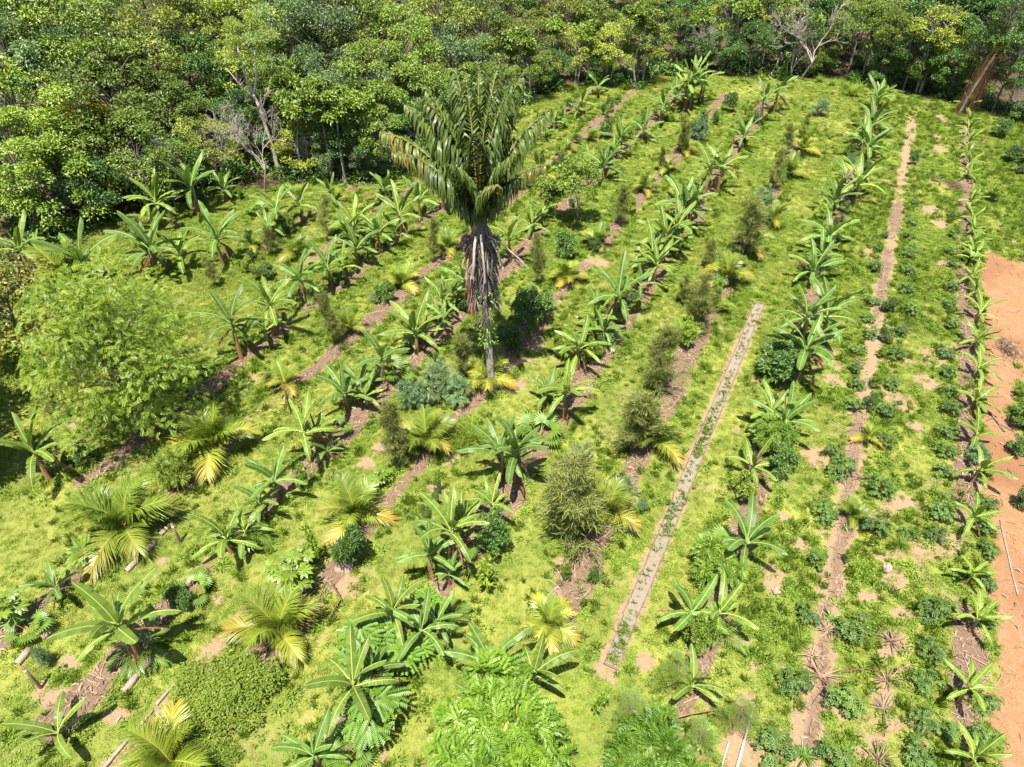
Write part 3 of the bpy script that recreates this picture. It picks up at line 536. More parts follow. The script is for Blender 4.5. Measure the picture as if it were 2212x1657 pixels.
SR=[(-0.68,15.23,1.9,1.15,'g'),(-5.42,14.8,1.86,1.1,'g'),(-3.2,23.61,1.6,1.3,'p'),(-4.12,22.97,1.16,1.2,'p'),(-2.34,23.18,1.25,1.2,'p'),(2.66,19.43,0.88,1.1,'p'),
 (4.12,17.54,1.04,0.9,'p'),(4.71,17.06,0.53,0.6,'p'),(2.42,26.4,1.28,0.9,'q'),(3.36,25.91,1.28,0.9,'q'),(-0.02,26.9,1.56,1.2,'g'),(0.89,28.75,2.21,1.1,'g'),(0.18,27.03,0.75,0.9,'g'),
 (8.25,26.9,1.65,0.8,'y'),(10.14,20.05,1.56,1.5,'q'),(10.2,18.92,1.38,1.3,'g'),(8.51,17.62,1.29,1.3,'y'),(6.5,14.09,1.54,1.5,'q'),(7.28,14.21,0.7,0.9,'g'),(5.55,11.44,1.66,1.1,'y'),
 (12.02,24.73,1.79,1.7,'g'),(11.97,26.65,0.74,1,'g'),(-12.52,18.26,1.71,1.1,'q'),(-16.46,19.43,1.13,0.9,'g'),(-17.09,19.18,0.7,0.7,'g'),(-10.54,12.94,1.13,1,'g'),
 (-14.36,14.86,1.37,1.1,'f'),(-13.71,15.13,0.87,0.7,'f'),(-7.82,18.18,1.3,0.8,'y'),(-13.34,33.32,0.99,1,'g'),(-14.37,34.17,0.9,1,'y'),(2.94,35.55,1.8,0.9,'g'),
 (4.72,36.1,0.82,0.7,'g'),(3.57,48.6,1.05,0.9,'g'),(1.21,44.82,1.12,1.1,'y'),(0.46,45.07,0.9,0.9,'y'),(2.97,48.03,0.81,0.7,'g'),(-5.64,47.06,0.52,0.6,'g'),(14.25,53.86,1.35,1.1,'p'),
 (18.06,60.05,1.56,1,'g'),(14.93,55.93,1.13,0.9,'p'),(15.19,40.34,1.89,0.9,'p'),(25.3,59.27,1.29,1.1,'p'),(22.71,54.88,0.62,0.9,'y'),(25.08,68.89,1.69,0.8,'c'),
 (28.59,49.17,1.05,0.8,'g'),(19.32,40.78,0.86,1.1,'q'),(4.89,52.87,0.73,0.7,'g'),(7.21,54.19,1.47,0.9,'g'),(11.75,66.03,0.83,0.6,'g'),(-6.44,30.93,1.25,0.8,'g'),
 (-7.05,31.08,0.49,0.8,'p'),(19,30.18,0.96,0.8,'g'),(17.77,27.54,0.84,0.8,'g'),(17.03,26.27,0.65,0.7,'y'),(15.97,24.05,0.99,0.8,'y'),(15.03,22.56,0.89,0.7,'g'),
 (11.28,14.73,0.79,0.6,'y'),(15.31,15.06,0.53,0.6,'y'),(10.27,14.67,0.61,0.8,'y'),(18.09,19.61,0.71,1.1,'p'),(22,23.61,0.63,1,'y'),(21.05,21.65,1.15,1.2,'g'),
 (19.98,20.05,0.88,1.2,'g'),(18.66,17.23,1.04,1,'g'),(35.88,49.47,1.29,1.2,'g'),(35.24,47.47,1.37,1,'g'),(31.15,43.09,1.1,1.2,'y'),(37.64,54.53,1.35,1.3,'g'),
 (40.78,57.74,1.52,1.3,'g'),(-8.48,10.05,2.52,1.6,'w'),(-7.71,10.24,1.94,1.3,'w'),(-8.82,9.95,1.44,1.2,'w'),(-8.71,9.09,1.12,1,'w'),(-8.19,8.45,0.68,0.8,'w'),
 (-13.95,11.13,0.81,0.7,'p'),(-3.88,12.88,0.79,0.6,'g'),(1.78,14.02,1.04,0.6,'y'),(2.68,13.96,0.87,0.6,'g'),(-0.73,13.84,1.63,1,'b'),(2.46,9.72,1.01,0.8,'b'),
 (1.86,16.46,1.12,0.6,'g'),(-6.66,14.73,1.86,0.6,'b'),(-22.82,38.04,1.04,0.8,'y'),(-17.6,43.33,0.99,0.6,'y'),(-5.09,25.91,0.74,0.7,'y'),(-2.76,18.01,0.7,0.6,'g'),
 (-2.07,20.79,1.23,1.1,'w'),(-2.88,17.31,0.79,0.7,'g'),(-3.13,16.83,0.61,0.7,'g'),(2.33,15.06,0.61,0.4,'g'),(16.31,57.01,1.01,0.7,'g'),(24.49,47.47,0.92,0.9,'g'),
 (15.61,39.7,0.95,0.8,'g'),]
r=np.random.RandomState(34)
for v0,n_ in ((-29,6),(-22.7,10),(-19.3,14),(-15.6,14),(-11.8,14),(-8.1,18),(-4.3,14),(.1,20)):
    for q in range(n_):
        X,Y=xy(r.uniform(24,60) if v0>-28 else r.uniform(24,36),v0+r.uniform(-.35,.35))
        if Y<edge_y(X)-2: SR.append((X,Y,r.uniform(.45,1.15),r.uniform(.5,.9),'gyqgpgy'[r.randint(7)]))
for i,(x,y,h,ws,k) in enumerate(SR):
    r=np.random.RandomState(700+i); d,nn=SHN[k]; o=thing('weed_bush' if k=='w' else nn,'','shrub' if nn!='sapling' else 'sapling',x,y,r.rand()*6.28,'shrubs and saplings in the rows')
    t,c=SH[k][i%len(SH[k])]; kz=h/1.05; kw=max(.5*h+.35,.6)*ws*float(np.interp(y,[8,16,30],[.62,.70,.92])); g=r.uniform(.85,1.15)
    if k=='w': kw=ws*1.1; kz=min(h,.8)/.9
    obj('stalk' if k in 'fw' else 'trunk',t,o,scale=(kw,kw,kz)); obj('crown',c,o,scale=(kw,kw,kz),color=(g*r.uniform(.9,1.15),g,g))
    label_later(o,d,nn)
def rosette():
    r=np.random.RandomState(29); t=MB(); c=MB(); t.tube([[0,0,-.1],[.02,0,.5],[0,.01,1.0]],[.03,.025,.015],6)
    for hub in range(9):
        a=r.rand()*6.28; R=r.uniform(.1,.55) if hub else 0; o=np.array([math.cos(a)*R,math.sin(a)*R,1.0-.7*R+r.uniform(-.1,.1)]); branch_to(t,r,(0,0,.55),o,.012,.006,4)
        for k in range(11):
            a=k*2*PI/11+r.uniform(-.2,.2); e=r.uniform(.0,.5); D=np.array([math.cos(a)*math.cos(e),math.sin(a)*math.cos(e),math.sin(e)]); S=np.array([-math.sin(a),math.cos(a),0]); L=r.uniform(.32,.46); m=11
            q=np.linspace(.15,1,m)[:,None]; P=o+D*q*L+np.array([0,0,-.22])*q*q*L*1.5
            for sg in (-1,1): c.leaves(P,norm(S*sg+D*.35+[0,0,-.12]),np.tile([0,0,1.],(m,1)),.105,.04,r.uniform(.3,1,m),.1,.2)
    return t.mesh('trunk',M['bark']),c.mesh('crown',M['lime'])
RT=rosette()
RO=[(-4.43,11.5,1.66,1.3),(-3.97,11.87,0.71,1),(-3.25,11.03,0.99,1.2),(-3.62,9.4,1.64,1.5),(-2.67,13.11,0.62,0.8),(-8.42,8.61,0.58,0.6),]
for i,(x,y,h,s) in enumerate(RO):
    o=thing('pinnate_bush','','bush',x,y,i*1.3,'glossy bushes with whorled pinnate leaves'); z=max(h,.6)/1.15
    obj('trunk',RT[0],o,scale=(s,s,z)); obj('crown',RT[1],o,scale=(s,s,z),color=(.75,.95,.9)); label_later(o,'glossy whorled','pinnate bush')
def mimosa():
    r=np.random.RandomState(39); t=MB(); c=MB(); t.tube([[0,0,-.1],[.03,0,.6],[0,.02,1.3]],[.03,.025,.012],6)
    for k in range(34):
        f=r.uniform(.35,1); a=r.rand()*6.28; o=np.array([.02,0,1.3*f]); L=r.uniform(.45,.85)*(1.2-.4*f); e=r.uniform(-.1,.6); D=np.array([math.cos(a)*math.cos(e),math.sin(a)*math.cos(e),math.sin(e)]); S=np.array([-math.sin(a),math.cos(a),0])
        n=9; q=np.linspace(.2,1,n); P=o+D*(q*L)[:,None]+np.array([0,0,-.3])*(q*q*L)[:,None]; t.tube(np.vstack([o,P]),.004,3,.5,0,False)
        for j in range(n):
            for sg in (-1,1):
                l=.16*math.sin(PI*(q[j]*.8+.15)); d=norm(S*sg+D*.5); m=7; B=P[j]+d*np.linspace(.1,1,m)[:,None]*l
                for s2 in (-1,1): c.leaves(B,norm(D*s2+d*.4),np.tile([0,0,1.],(m,1)),.032,.008,r.uniform(0,.9,m))
    return t.mesh('trunk',M['bark']),c.mesh('crown',M['cassava'])
MI=mimosa()
MM=[(3.19,9.18,1.56,1.5),(4.65,10.33,1.69,1.4),(6.14,9.22,1.56,1.3),(4.98,8.61,1.23,1.2),]
for i,(x,y,h,s) in enumerate(MM):
    o=thing('mimosa_sapling','','sapling',x,y,i*2.1,'saplings with fine doubly pinnate leaves'); z=max(h,.8)/1.5; s*=.72
    obj('trunk',MI[0],o,scale=(s,s,z)); obj('crown',MI[1],o,scale=(s,s,z),color=(1.8,1.5,.8)); label_later(o,'fine-leaved','mimosa sapling')
def cassava(seed,leafscale=1):
    r=np.random.RandomState(seed); t=MB(); c=MB()
    for k in range(5):
        a=r.rand()*6.28; tip=np.array([math.cos(a)*.25,math.sin(a)*.25,r.uniform(.45,.8)]); branch_to(t,r,(0,0,-.05),tip,.014,.008,4)
        n=16
        for j in range(n):
            o=tip-np.array([0,0,r.uniform(0,.4)]); d=rdir(r,1)[0]; d[2]=abs(d[2])*.6; o=o+d*r.uniform(.12,.34); up=norm(np.array([0,0,1.])+d*.5+r.randn(3)*.2); x=norm(np.cross(up,[d[0],d[1],.01])); f=np.cross(x,up); m=7
            an=np.linspace(-2.1,2.1,m); D=f*np.cos(an)[:,None]*-1+x*np.sin(an)[:,None]
            c.leaves(np.tile(o,(m,1)),D+[0,0,-.15],np.tile(up,(m,1)),.14*(1-.12*np.abs(an))*leafscale,.042,r.uniform(0,1)*.8+.1*r.rand(m),.1,.2,.6)
    return t.mesh('stem',M['brown']),c.mesh('foliage',M['cassava'])
CA=[cassava(800+i) for i in range(4)]
CS=[(22.36,35.5,1),(21.71,34,1),(20.72,32.01,0.9),(19.97,29.96,1.1),(18.98,28.21,1),(17.78,26.27,1.1),(16.69,24.16,1),(15.73,22.25,1),(14.86,20.51,0.9),(13.64,17.93,1.3),
 (12.52,18.84,1.3),(20.01,34.17,1),(18.52,30.93,0.9),(17.68,29.31,0.9),(17.23,27.94,0.9),(16.16,26.65,0.8),(15.62,25.31,0.9),(15.19,24.16,0.9),(14.46,22.66,1),(12.6,19.7,1),
 (24.34,34.52,0.9),(23.21,32.33,0.9),(22.24,30.47,0.9),(21.5,28.75,0.9),(20.16,26.4,1),(19.51,24.96,0.9),(19.03,23.72,1),(18.38,22.35,1),(17.72,21.17,1),(17.09,19.96,1),
 (16.47,18.84,0.9),(15.49,17,1.1),(24.31,39.59,0.9),(22.71,36.1,1),(23.36,37.84,0.8),(22.02,38.04,0.8),(21.02,36.48,0.8),(27.34,40.78,0.8),(26.03,38.04,0.8),(24.92,35.92,0.8),
 (25.94,42.61,0.8),(11.26,16.76,1.1),(10.29,14.73,0.9),(12.66,16.03,1.2),(15.38,16.76,1),(14.83,15.82,0.9),(13.24,12.76,1.2),(10.47,12.09,1.3),(9.3,12.65,0.9),(12.55,11.39,1),
 (8.21,10.43,1.2),(9.31,9.81,1.3),(12.05,10.38,1),(11.47,9.36,0.9),(7.11,8.53,1.4),(8.55,8.28,1.2),(10.96,8.36,1.1),(17.44,17.25,0.8),(16.77,16.14,0.8),(16.21,15.1,0.8),
 (15.58,13.87,0.8),(14.76,12.48,0.8),(13.4,9.81,0.9),(12.89,8.83,0.9),(11.97,9.13,0.8),(13.85,15.89,0.7),]
for i,(x,y,s) in enumerate(CS):
    r=np.random.RandomState(800+i); o=thing('cassava_plant','','cassava',x,y,r.rand()*6.28,'cassava bushes along the bare strip and the last row'); t,c=CA[i%4]; s*=.85; g=r.uniform(.8,1.2)
    obj('stem',t,o,scale=s); obj('foliage',c,o,scale=(s,s,s*r.uniform(.8,1)),color=(g,g,g)); label_later(o,'dark bushy','cassava plant')
def palmate_leaf():
    r=np.random.RandomState(3); b=MB(); m=8; s,p,d=arc(.42,55,10,5); b.tube(p,.007,4,.6,1,False); o=p[-1]
    an=np.linspace(-2.5,2.5,m)
    for a in an:
        D=np.array([math.cos(a),math.sin(a),-.12]); l=.30*(1-.08*abs(a)); X=np.array([-math.sin(a),math.cos(a),0]); t=r.uniform(.3,.9)
        b.add([o,o+D*l*.35-X*.03,o+D*l*.62-X*.055,o+D*l-[0,0,.04],o+D*l*.62+X*.055,o+D*l*.35+X*.03,o+D*l*.6+[0,0,.015]],[(0,1,6,5),(1,2,6,6),(2,3,6,6),(6,3,4,4),(5,6,4,4)] if False else [(0,1,6),(1,2,6),(2,3,6),(6,3,4),(5,6,4),(0,6,5)],t)
    return b.mesh('palmate_leaf',M['fan'],M['rachis'])
PL=palmate_leaf()
PA=[(-6.93,13.53,1.21,1.2),(-7.56,13.96,1.04,1),(-15.57,12.53,0.88,1.2),(-4.94,18.5,0.35,1),(-6.87,14.21,1.21,0.9),(5.21,8.87,0.29,0.9),]
for i,(x,y,h,s) in enumerate(PA):
    r=np.random.RandomState(900+i); o=thing('papaya_plant','','papaya',x,y,r.rand()*6.28,'papaya saplings with star-shaped leaves'); h=max(h,.35)
    b=MB().tube([[0,0,-.1],[.02,.01,h*.5],[0,0,h]],[.035*s,.03*s,.02*s],6); obj('stem',b.mesh('stem',M['rachis']),o)
    for k in range(15): obj('leaf',PL,o,(0,0,h*r.uniform(.6,1)),(r.uniform(-.2,.2),r.uniform(-.5,.35),k*GA),s*r.uniform(.65,1.0),(1.15,1.05,.9))
    label_later(o,'star-leaved light green','papaya sapling')
def spiky(seed,n,L,w,mt,e=(20,75)):
    r=np.random.RandomState(seed); b=MB()
    for k in range(n):
        a=k*GA; s,p,d=arc(L*r.uniform(.45,1.15),r.uniform(*e),r.uniform(-50,40),5); a=a+r.uniform(-.6,.6); ww=np.array([.6,1,.85,.55,.05])*w*.5; c,si=math.cos(a),math.sin(a); R=np.array([[c,-si,0],[si,c,0],[0,0,1]])
        up=np.stack([-d[:,2],0*s,d[:,0]],-1); S=np.array([0,1.,0]); A=p+S*ww[:,None]+up*ww[:,None]*.5; B=p-S*ww[:,None]+up*ww[:,None]*.5
        V=np.concatenate([A,p,B])@R.T+[r.uniform(-.02,.02)*3,r.uniform(-.02,.02)*3,0]; i=np.arange(4)[:,None]
        b.add(V,np.concatenate([np.concatenate([i,i+1,i+6,i+5],1),np.concatenate([i+5,i+6,i+11,i+10],1)]),r.uniform(0,1))
    return b.mesh('rosette_leaves',mt)
PN=[spiky(i,22,.5,.05,M['frond']) for i in range(3)]; GC=[spiky(10+i,150,.75,.022,M['weed'],(40,88)) for i in range(3)]; DT=[spiky(20+i,30,.5,.03,M['straw'],(-5,60)) for i in range(3)]
for nm,L_,S_,lab,noun,cat,grp,ww in (('pineapple_plant',[(20.3,32.74,0.7),(18.59,29.17,0.7),(15.16,22.45,0.6),(12.16,16.61,0.7),(9.95,12.48,1),(7.91,8.45,1.1),(11.8,16.17,0.6),(32.87,58.69,0.6),(31.61,56.1,0.6),(30.01,52.71,0.7),
 (27.45,47.33,0.7),(26.26,44.69,0.7),(23.46,38.96,0.7),(22.58,37.45,0.6),(21.87,35.64,0.6),(28.6,46.65,0.5),(14.92,23.08,0.6),(1,18.75,0.5),],PN,'spiky green','pineapple plant','pineapple','pineapples in the bare soil strip',0),('grass_clump',[(-1.67,20.7,1.6),(-2.04,20.23,1.2),(-1.58,21.65,1),(16.33,39.48,1.4),(15.78,39.27,1),(29.79,64.23,2.2),(31,65.57,1.8),(29.88,66.03,1.8),(23.14,68.89,1.4),(20.36,67.92,1.2),
 (28.36,68.4,1.4),(29.21,67.44,1.3),(-11.34,21.65,0.9),(12.83,31.54,0.9),(13.58,30.93,0.8),(10.16,66.03,1.3),(7.98,67.44,1.3),(5.53,66.03,1.2),(4.07,65.57,1.2),(9.11,66.96,1.2),
 (13.05,67.92,1.3),(-9.14,14.28,0.6),(0.02,24.84,0.9),(-11.32,31.39,1),(13.44,15.47,0.9),(8.83,11.82,0.8),],GC,'tall dark green','grass clump','grass','tall grass clumps',0),('dry_corn_tuft',[(11.6,11.82,1.2),(11.02,10.63,1.1),(10.58,9.77,1),(9.87,8.4,1.2),(9.78,12.2,1),(9.05,10.68,1.4),(9.07,11.34,1),(10.82,11.98,0.7),(35.71,53.2,1),(13.29,18.59,0.9),
 ],DT,'withered brown','corn tuft','dry plant','withered tufts on the bare ground',0)):
    for i,(x,y,s) in enumerate(L_):
        o=thing(nm,'',cat,x,y,i*1.7,grp,me=S_[i%3],scale=s*(1.0 if nm!='grass_clump' else .85)); label_later(o,lab,noun)
        if nm=='pineapple_plant': o.color=(.75,.95,.8,1)

# ------------------------------------------------------------------ larger trees in the field
def tree(name,label,cat,x,y,meshes,k=1,color=(1,1,1),rz=0,group=None,kz=None):
    o=thing(name,label,cat,x,y,rz,group); sc_=(k,k,kz or k); obj('trunk',meshes[0],o,scale=sc_); obj('crown',meshes[1],o,scale=sc_,color=color); return o
tree('lime_green_tree','big dome-shaped lime green tree with feathery leaves left of the tall palm','tree',-14.96,21.45,
     tree_meshes(41,3.1,3.3,3.9,130,20000,.22,.042,M['lime'],M['bark'],.13,.75,.6,6,.03,(.17,.27),3),1,(1.22,1.15,.95),.4)
tree('bronze_leaved_tree','rounded tree with reddish bronze young leaves at the frame\'s left side','tree',-22.0,25.9,
     tree_meshes(43,2.5,2.0,3.0,36,7500,.2,.12,M['red'],M['bark'],.11,.75,.5,None,.3,(.24,.38)),1,(1,1,1),1.0)
tree('orange_tree','small round-headed fruit tree with bare double trunk standing on the lawn','tree',3.8,39.5,
     tree_meshes(45,1.2,1.25,2.95,26,5200,.15,.075,M['leaf'],M['bark'],.07,.8,.45,None,.1,(.26,.4),2),1,(1.15,1.15,1),.2)
tree('orange_tree','lower fruit tree touching the round-headed fruit tree','tree',2.2,40.3,
     tree_meshes(46,.85,.75,1.7,16,2800,.15,.075,M['leaf'],M['bark'],.06,.8,.45,None,.1,(.26,.4)),1,(1.2,1.15,1))
tree('pinnate_tree','broad bright green tree with drooping leaflet sprays below the bananas, cut by the lower frame','tree',-.3,8.1,
     tree_meshes(47,1.45,1.15,1.9,60,3600,.34,.058,M['lime'],M['bark'],.08,.6,.4,8,.02,(.22,.34)),1,(.88,1.0,.75))
tree('pinnate_tree','darker bushy pinnate tree at the lower frame beside the white pole','tree',3.55,7.7,
     tree_meshes(48,1.0,.8,1.2,44,2300,.32,.058,M['lime'],M['bark'],.06,.6,.4,7,.02,(.24,.36)),1,(.7,.88,.7))

tree('shade_tree','dark dense tree cut off by the frame left of the bronze-leaved tree','tree',-23.3,20.4,
     tree_meshes(49,2.3,1.9,4.6,34,8000,.2,.1,M['dark'],M['bark'],.12,.75,.5),1,(1,1,1))
tree('shade_tree','dark dense tree cut off by the frame below the bronze-leaved tree','tree',-21.0,17.9,
     tree_meshes(50,1.9,1.7,4.4,30,7000,.2,.1,M['dark'],M['bark'],.12,.75,.5),1,(1,1,1))
# ------------------------------------------------------------------ the tall palm
def tall_frond(seed,e0,e1,L,age,n=24,pw=2.2):
    r=np.random.RandomState(seed); s,p,d=arc(L,e0,e1,n,pw); p[:,1]+=.12*r.randn()*s**2; b=MB(); k=96; q=np.linspace(.10,1,k)**.92
    P=np.stack([np.interp(q,s,p[:,i]) for i in range(3)],-1); D=norm(np.stack([np.interp(q,s,d[:,i]) for i in range(3)],-1)); g=np.array([0,0,-1.])
    for sg in (-1,1):
        S=np.array([0,sg,0.]); U=norm(np.cross(D,S)*-sg)
        ln=(1.30*(.5+.6*np.sin(PI*np.clip(q*.9+.06,0,1)))*r.uniform(.85,1.1,k)*(1-.45*q**4))[:,None]
        d0=norm(S*.75+D*.65+r.randn(k,3)*.16); d1=norm(S*.42+D*.2+g*.85+r.randn(k,3)*.12); d2=norm(S*.05+g+r.randn(k,3)*.10); w=np.full((k,1),.042)
        a=P; m1=a+d0*ln*.28; m2=m1+d1*ln*.36; tp=m2+d2*ln*.42; X=norm(np.cross(d1,S+D*.3)+r.randn(k,3)*.5)
        V=np.stack([a-X*w*.6,a+X*w*.6,m1+X*w,m1-X*w,m2+X*w*.9,m2-X*w*.9,tp],1).reshape(-1,3); i=np.arange(k)[:,None]*7
        tt=np.clip(r.uniform(.0,.9,k)+age*sstep(.40,1,q)*r.uniform(.8,1.6,k)*1.6,0,2)
        tv=np.repeat(tt,7)
        b.add(V,np.concatenate([i+[0,1,2,3],i+[3,2,4,5]]),tv); b.F.append(i+[5,4,6]+b.n-k*7); b.M.append(np.zeros(k,int))
    b.tube(p,np.linspace(.055,.008,n),5,.6,1,False)
    return b.mesh('tall_palm_frond',M['palm'],M['palmrib'])
def tall_dead(seed,L,brown):
    r=np.random.RandomState(seed); n=12; s=np.linspace(0,1,n); p=np.stack([.12+.62*np.sin(PI*np.clip(s*1.1,0,.62))*r.uniform(.6,1)-.25*s,.1*r.randn()*s,-s*L+.25*np.sin(PI*np.clip(s*2,0,1))],-1); b=MB(); k=64; q=np.linspace(.06,1,k)
    P=np.stack([np.interp(q,s,p[:,i]) for i in range(3)],-1)
    for sg in (-1,1):
        ln=r.uniform(.45,.95,k)[:,None]; dd=norm(np.array([.15,.38*sg,-1.])+r.randn(k,3)*.16); m=P+dd*ln*.5; tp=m+norm(dd+[0,0,-.6]+r.randn(k,3)*.12)*ln*.5; X=norm(r.randn(k,3))*.03
        V=np.stack([P-X,P+X,m+X,m-X,tp],1).reshape(-1,3); i=np.arange(k)[:,None]*5
        b.add(V,i+[0,1,2,3],np.repeat(r.rand(k)**1.5+(brown*r.uniform(.7,1.3,k)),5)); b.F.append(i+[3,2,4]+b.n-k*5); b.M.append(np.zeros(k,int))
    b.tube(p,np.linspace(.06,.01,n),4,.5+brown,0,False)
    return b.mesh('dead_frond',M['skirt'])
px,py=-.9,24.13; palm=thing('tall_palm','tall lone palm with upright shaggy fronds and a skirt of dead fronds','palm',px,py)
z=np.array([-.2,0,.3,1,2,3,4,5,6,7,7.9]); tb=MB().tube(np.stack([-.04*z+.01*np.sin(z),.01*z,z],-1),[.30,.27,.20,.165,.155,.15,.15,.15,.16,.20,.24],12,.5); obj('trunk',tb.mesh('trunk',M['palmbark'],smooth=True),palm)
cx=-.32
TF=[(tall_frond(60+i,e0,e1,L,a)) for i,(e0,e1,L,a) in enumerate([(86,64,5.0,.05),(79,46,5.1,.10),(71,28,5.0,.22),(63,14,4.8,.42),(82,38,5.2,.2)])]
# azimuth (0 = right, 90 = away), which shape, tilt
for k,(az,f,sc_) in enumerate([(186,3,1.0),(172,2,.98),(150,1,1.0),(120,1,1.05),(92,0,1.08),(70,4,1.05),(40,1,1.02),(14,2,.98),(345,3,.78),(205,3,.92),(240,2,.72),(290,3,.70),(318,2,.78),(265,4,.85),(20,0,1.0),(110,0,.98),(165,4,.95),(55,0,.9)]):
    r=np.random.RandomState(k); obj('frond',TF[f],palm,(cx,.08,7.7+.15*r.rand()),(r.uniform(-.06,.06),r.uniform(-.05,.05),math.radians(az)),sc_)
DF=[tall_dead(80+i,3.3-.25*(i%3),1.1 if i==3 else 0) for i in range(4)]
for k,(az,f,sc_) in enumerate([(175,3,1.0),(200,3,.95),(155,3,.9),(225,0,1.0),(250,1,1.1),(275,2,1.12),(300,0,1.05),(330,1,1.0),(0,2,.95),(40,0,1.0),(90,1,1.0),(130,2,1.0),(262,0,.85),(288,1,.8),(240,2,.75),(310,2,.9)]):
    r=np.random.RandomState(50+k); obj('dead_frond',DF[f],palm,(cx+.05,.05,7.95-.4*r.rand()),(0,r.uniform(-.05,.08),math.radians(az)),sc_)
def strap(pts,w):
    pts=np.array(pts,float); X=np.array([w,0,0.]); V=np.concatenate([pts-X,pts+[0,-.04,0],pts+X]); n=len(pts); i=np.arange(n-1)[:,None]
    return MB().add(V,np.concatenate([np.concatenate([i,i+1,i+n+1,i+n],1),np.concatenate([i+n,i+n+1,i+2*n+1,i+2*n],1)]),.9)
for pts,w in (([(-.35,-.35,7.4),(-.40,-.6,7.0),(-.42,-.65,6.4),(-.5,-.62,5.8)],.06),([(-.2,-.35,7.5),(-.15,-.6,6.9),(-.12,-.62,6.3),(-.1,-.6,5.6)],.05),([(.0,-.2,7.3),(.45,-.3,7.0),(.95,-.3,6.4),(1.15,-.3,6.1)],.06),([(.1,-.3,7.2),(.3,-.5,6.8),(.45,-.55,6.2)],.05)):
    obj('dry_spathe',strap(np.array(pts)*[1.25,1.3,1]+[0,0,.15],w*.75).mesh('dry_spathe',M['pale']),palm)
def fruit(seed,n=70):
    r=np.random.RandomState(seed); b=MB(); ico=[(0,0,1)]+[(math.cos(a)*.9,math.sin(a)*.9,.3) for a in np.arange(5)*1.2566]+[(math.cos(a+.63)*.9,math.sin(a+.63)*.9,-.4) for a in np.arange(5)*1.2566]+[(0,0,-1)]
    F=[(0,i,i%5+1) for i in range(1,6)]+[(i,i+5,i%5+1) for i in range(1,6)]+[(i%5+1,i+5,(i%5)+6) for i in range(1,6)]+[(11,i%5+6,i+5) for i in range(1,6)]
    for k in range(n): d=rdir(r,1)[0]*[.2,.2,.36]; b.add(np.array(ico)*.045+d*r.uniform(.7,1),F,r.rand())
    return b.mesh('fruit_bunch',M['skirt'],smooth=True)
fb=fruit(1); obj('fruit_bunch',fb,palm,(.28,-.1,7.1)); obj('fruit_bunch',fb,palm,(-.85,0,7.0),(0,0,2),1.05)
r=np.random.RandomState(77); n=420; zz=r.uniform(2.3,5.2,n); a=r.rand(n)*6.28; rad=.2+.16*r.rand(n)+.18*np.clip((zz-3.5)/1.5,0,1); B=np.stack([-.04*zz+rad*np.cos(a),rad*np.sin(a),zz],-1)
d=np.stack([np.cos(a),np.sin(a),-.6+0*a],-1); vine=thing('climbing_vine','thin leafy vine hanging around the tall palm\'s trunk below its skirt','vine',px,py,me=MB().leaves(B,d+r.randn(n,3)*.4,d+[0,0,1.2],.14,.06,r.rand(n)).mesh('vine_leaves',M['lime'])); vine['category']='vine'

# ------------------------------------------------------------------ the forest behind
FV={}
FV['m']=[tree_meshes(201+i,3,2.5,3.2,44,21000,.19,.095,M['leaf'],M['bark'],.13,.6,.78,None,.05,(.17,.31)) for i in range(3)]
FV['b']=[tree_meshes(211+i,3,2.4,3.2,46,21000,.19,.09,M['leaf'],M['bark'],.13,.6,.78,None,.1,(.16,.30)) for i in range(2)]
FV['y']=[tree_meshes(221+i,3,2.2,3.3,42,18000,.19,.095,M['leaf'],M['pale'],.10,.55,.74,None,.2,(.15,.28),2) for i in range(2)]
FV['o']=[tree_meshes(231+i,3,2.4,3.4,50,19000,.19,.08,M['leaf'],M['bark'],.11,.6,.72,None,.1,(.14,.28)) for i in range(2)]
FV['g']=[tree_meshes(241+i,3,2.6,3.4,48,19000,.20,.085,M['grey'],M['bark'],.11,.65,.72,None,.05,(.15,.28)) for i in range(2)]
FV['d']=[tree_meshes(251+i,3,2.6,3.0,44,19000,.20,.10,M['dark'],M['bark'],.13,.65,.75,None,.03,(.17,.30)) for i in range(2)]
FV['Y']=FV['y']
FC={'m':(1,1,1),'b':(1.35,1.3,1.0),'y':(1.75,1.45,1.2),'o':(1.3,1.08,1.1),'g':(1,1,1),'d':(.9,1,1),'Y':(2.7,1.85,1.0)}
FD={'m':'mid-green','b':'bright green','y':'yellow-green','o':'olive','g':'grey-green','d':'dark glossy','Y':'golden yellow'}
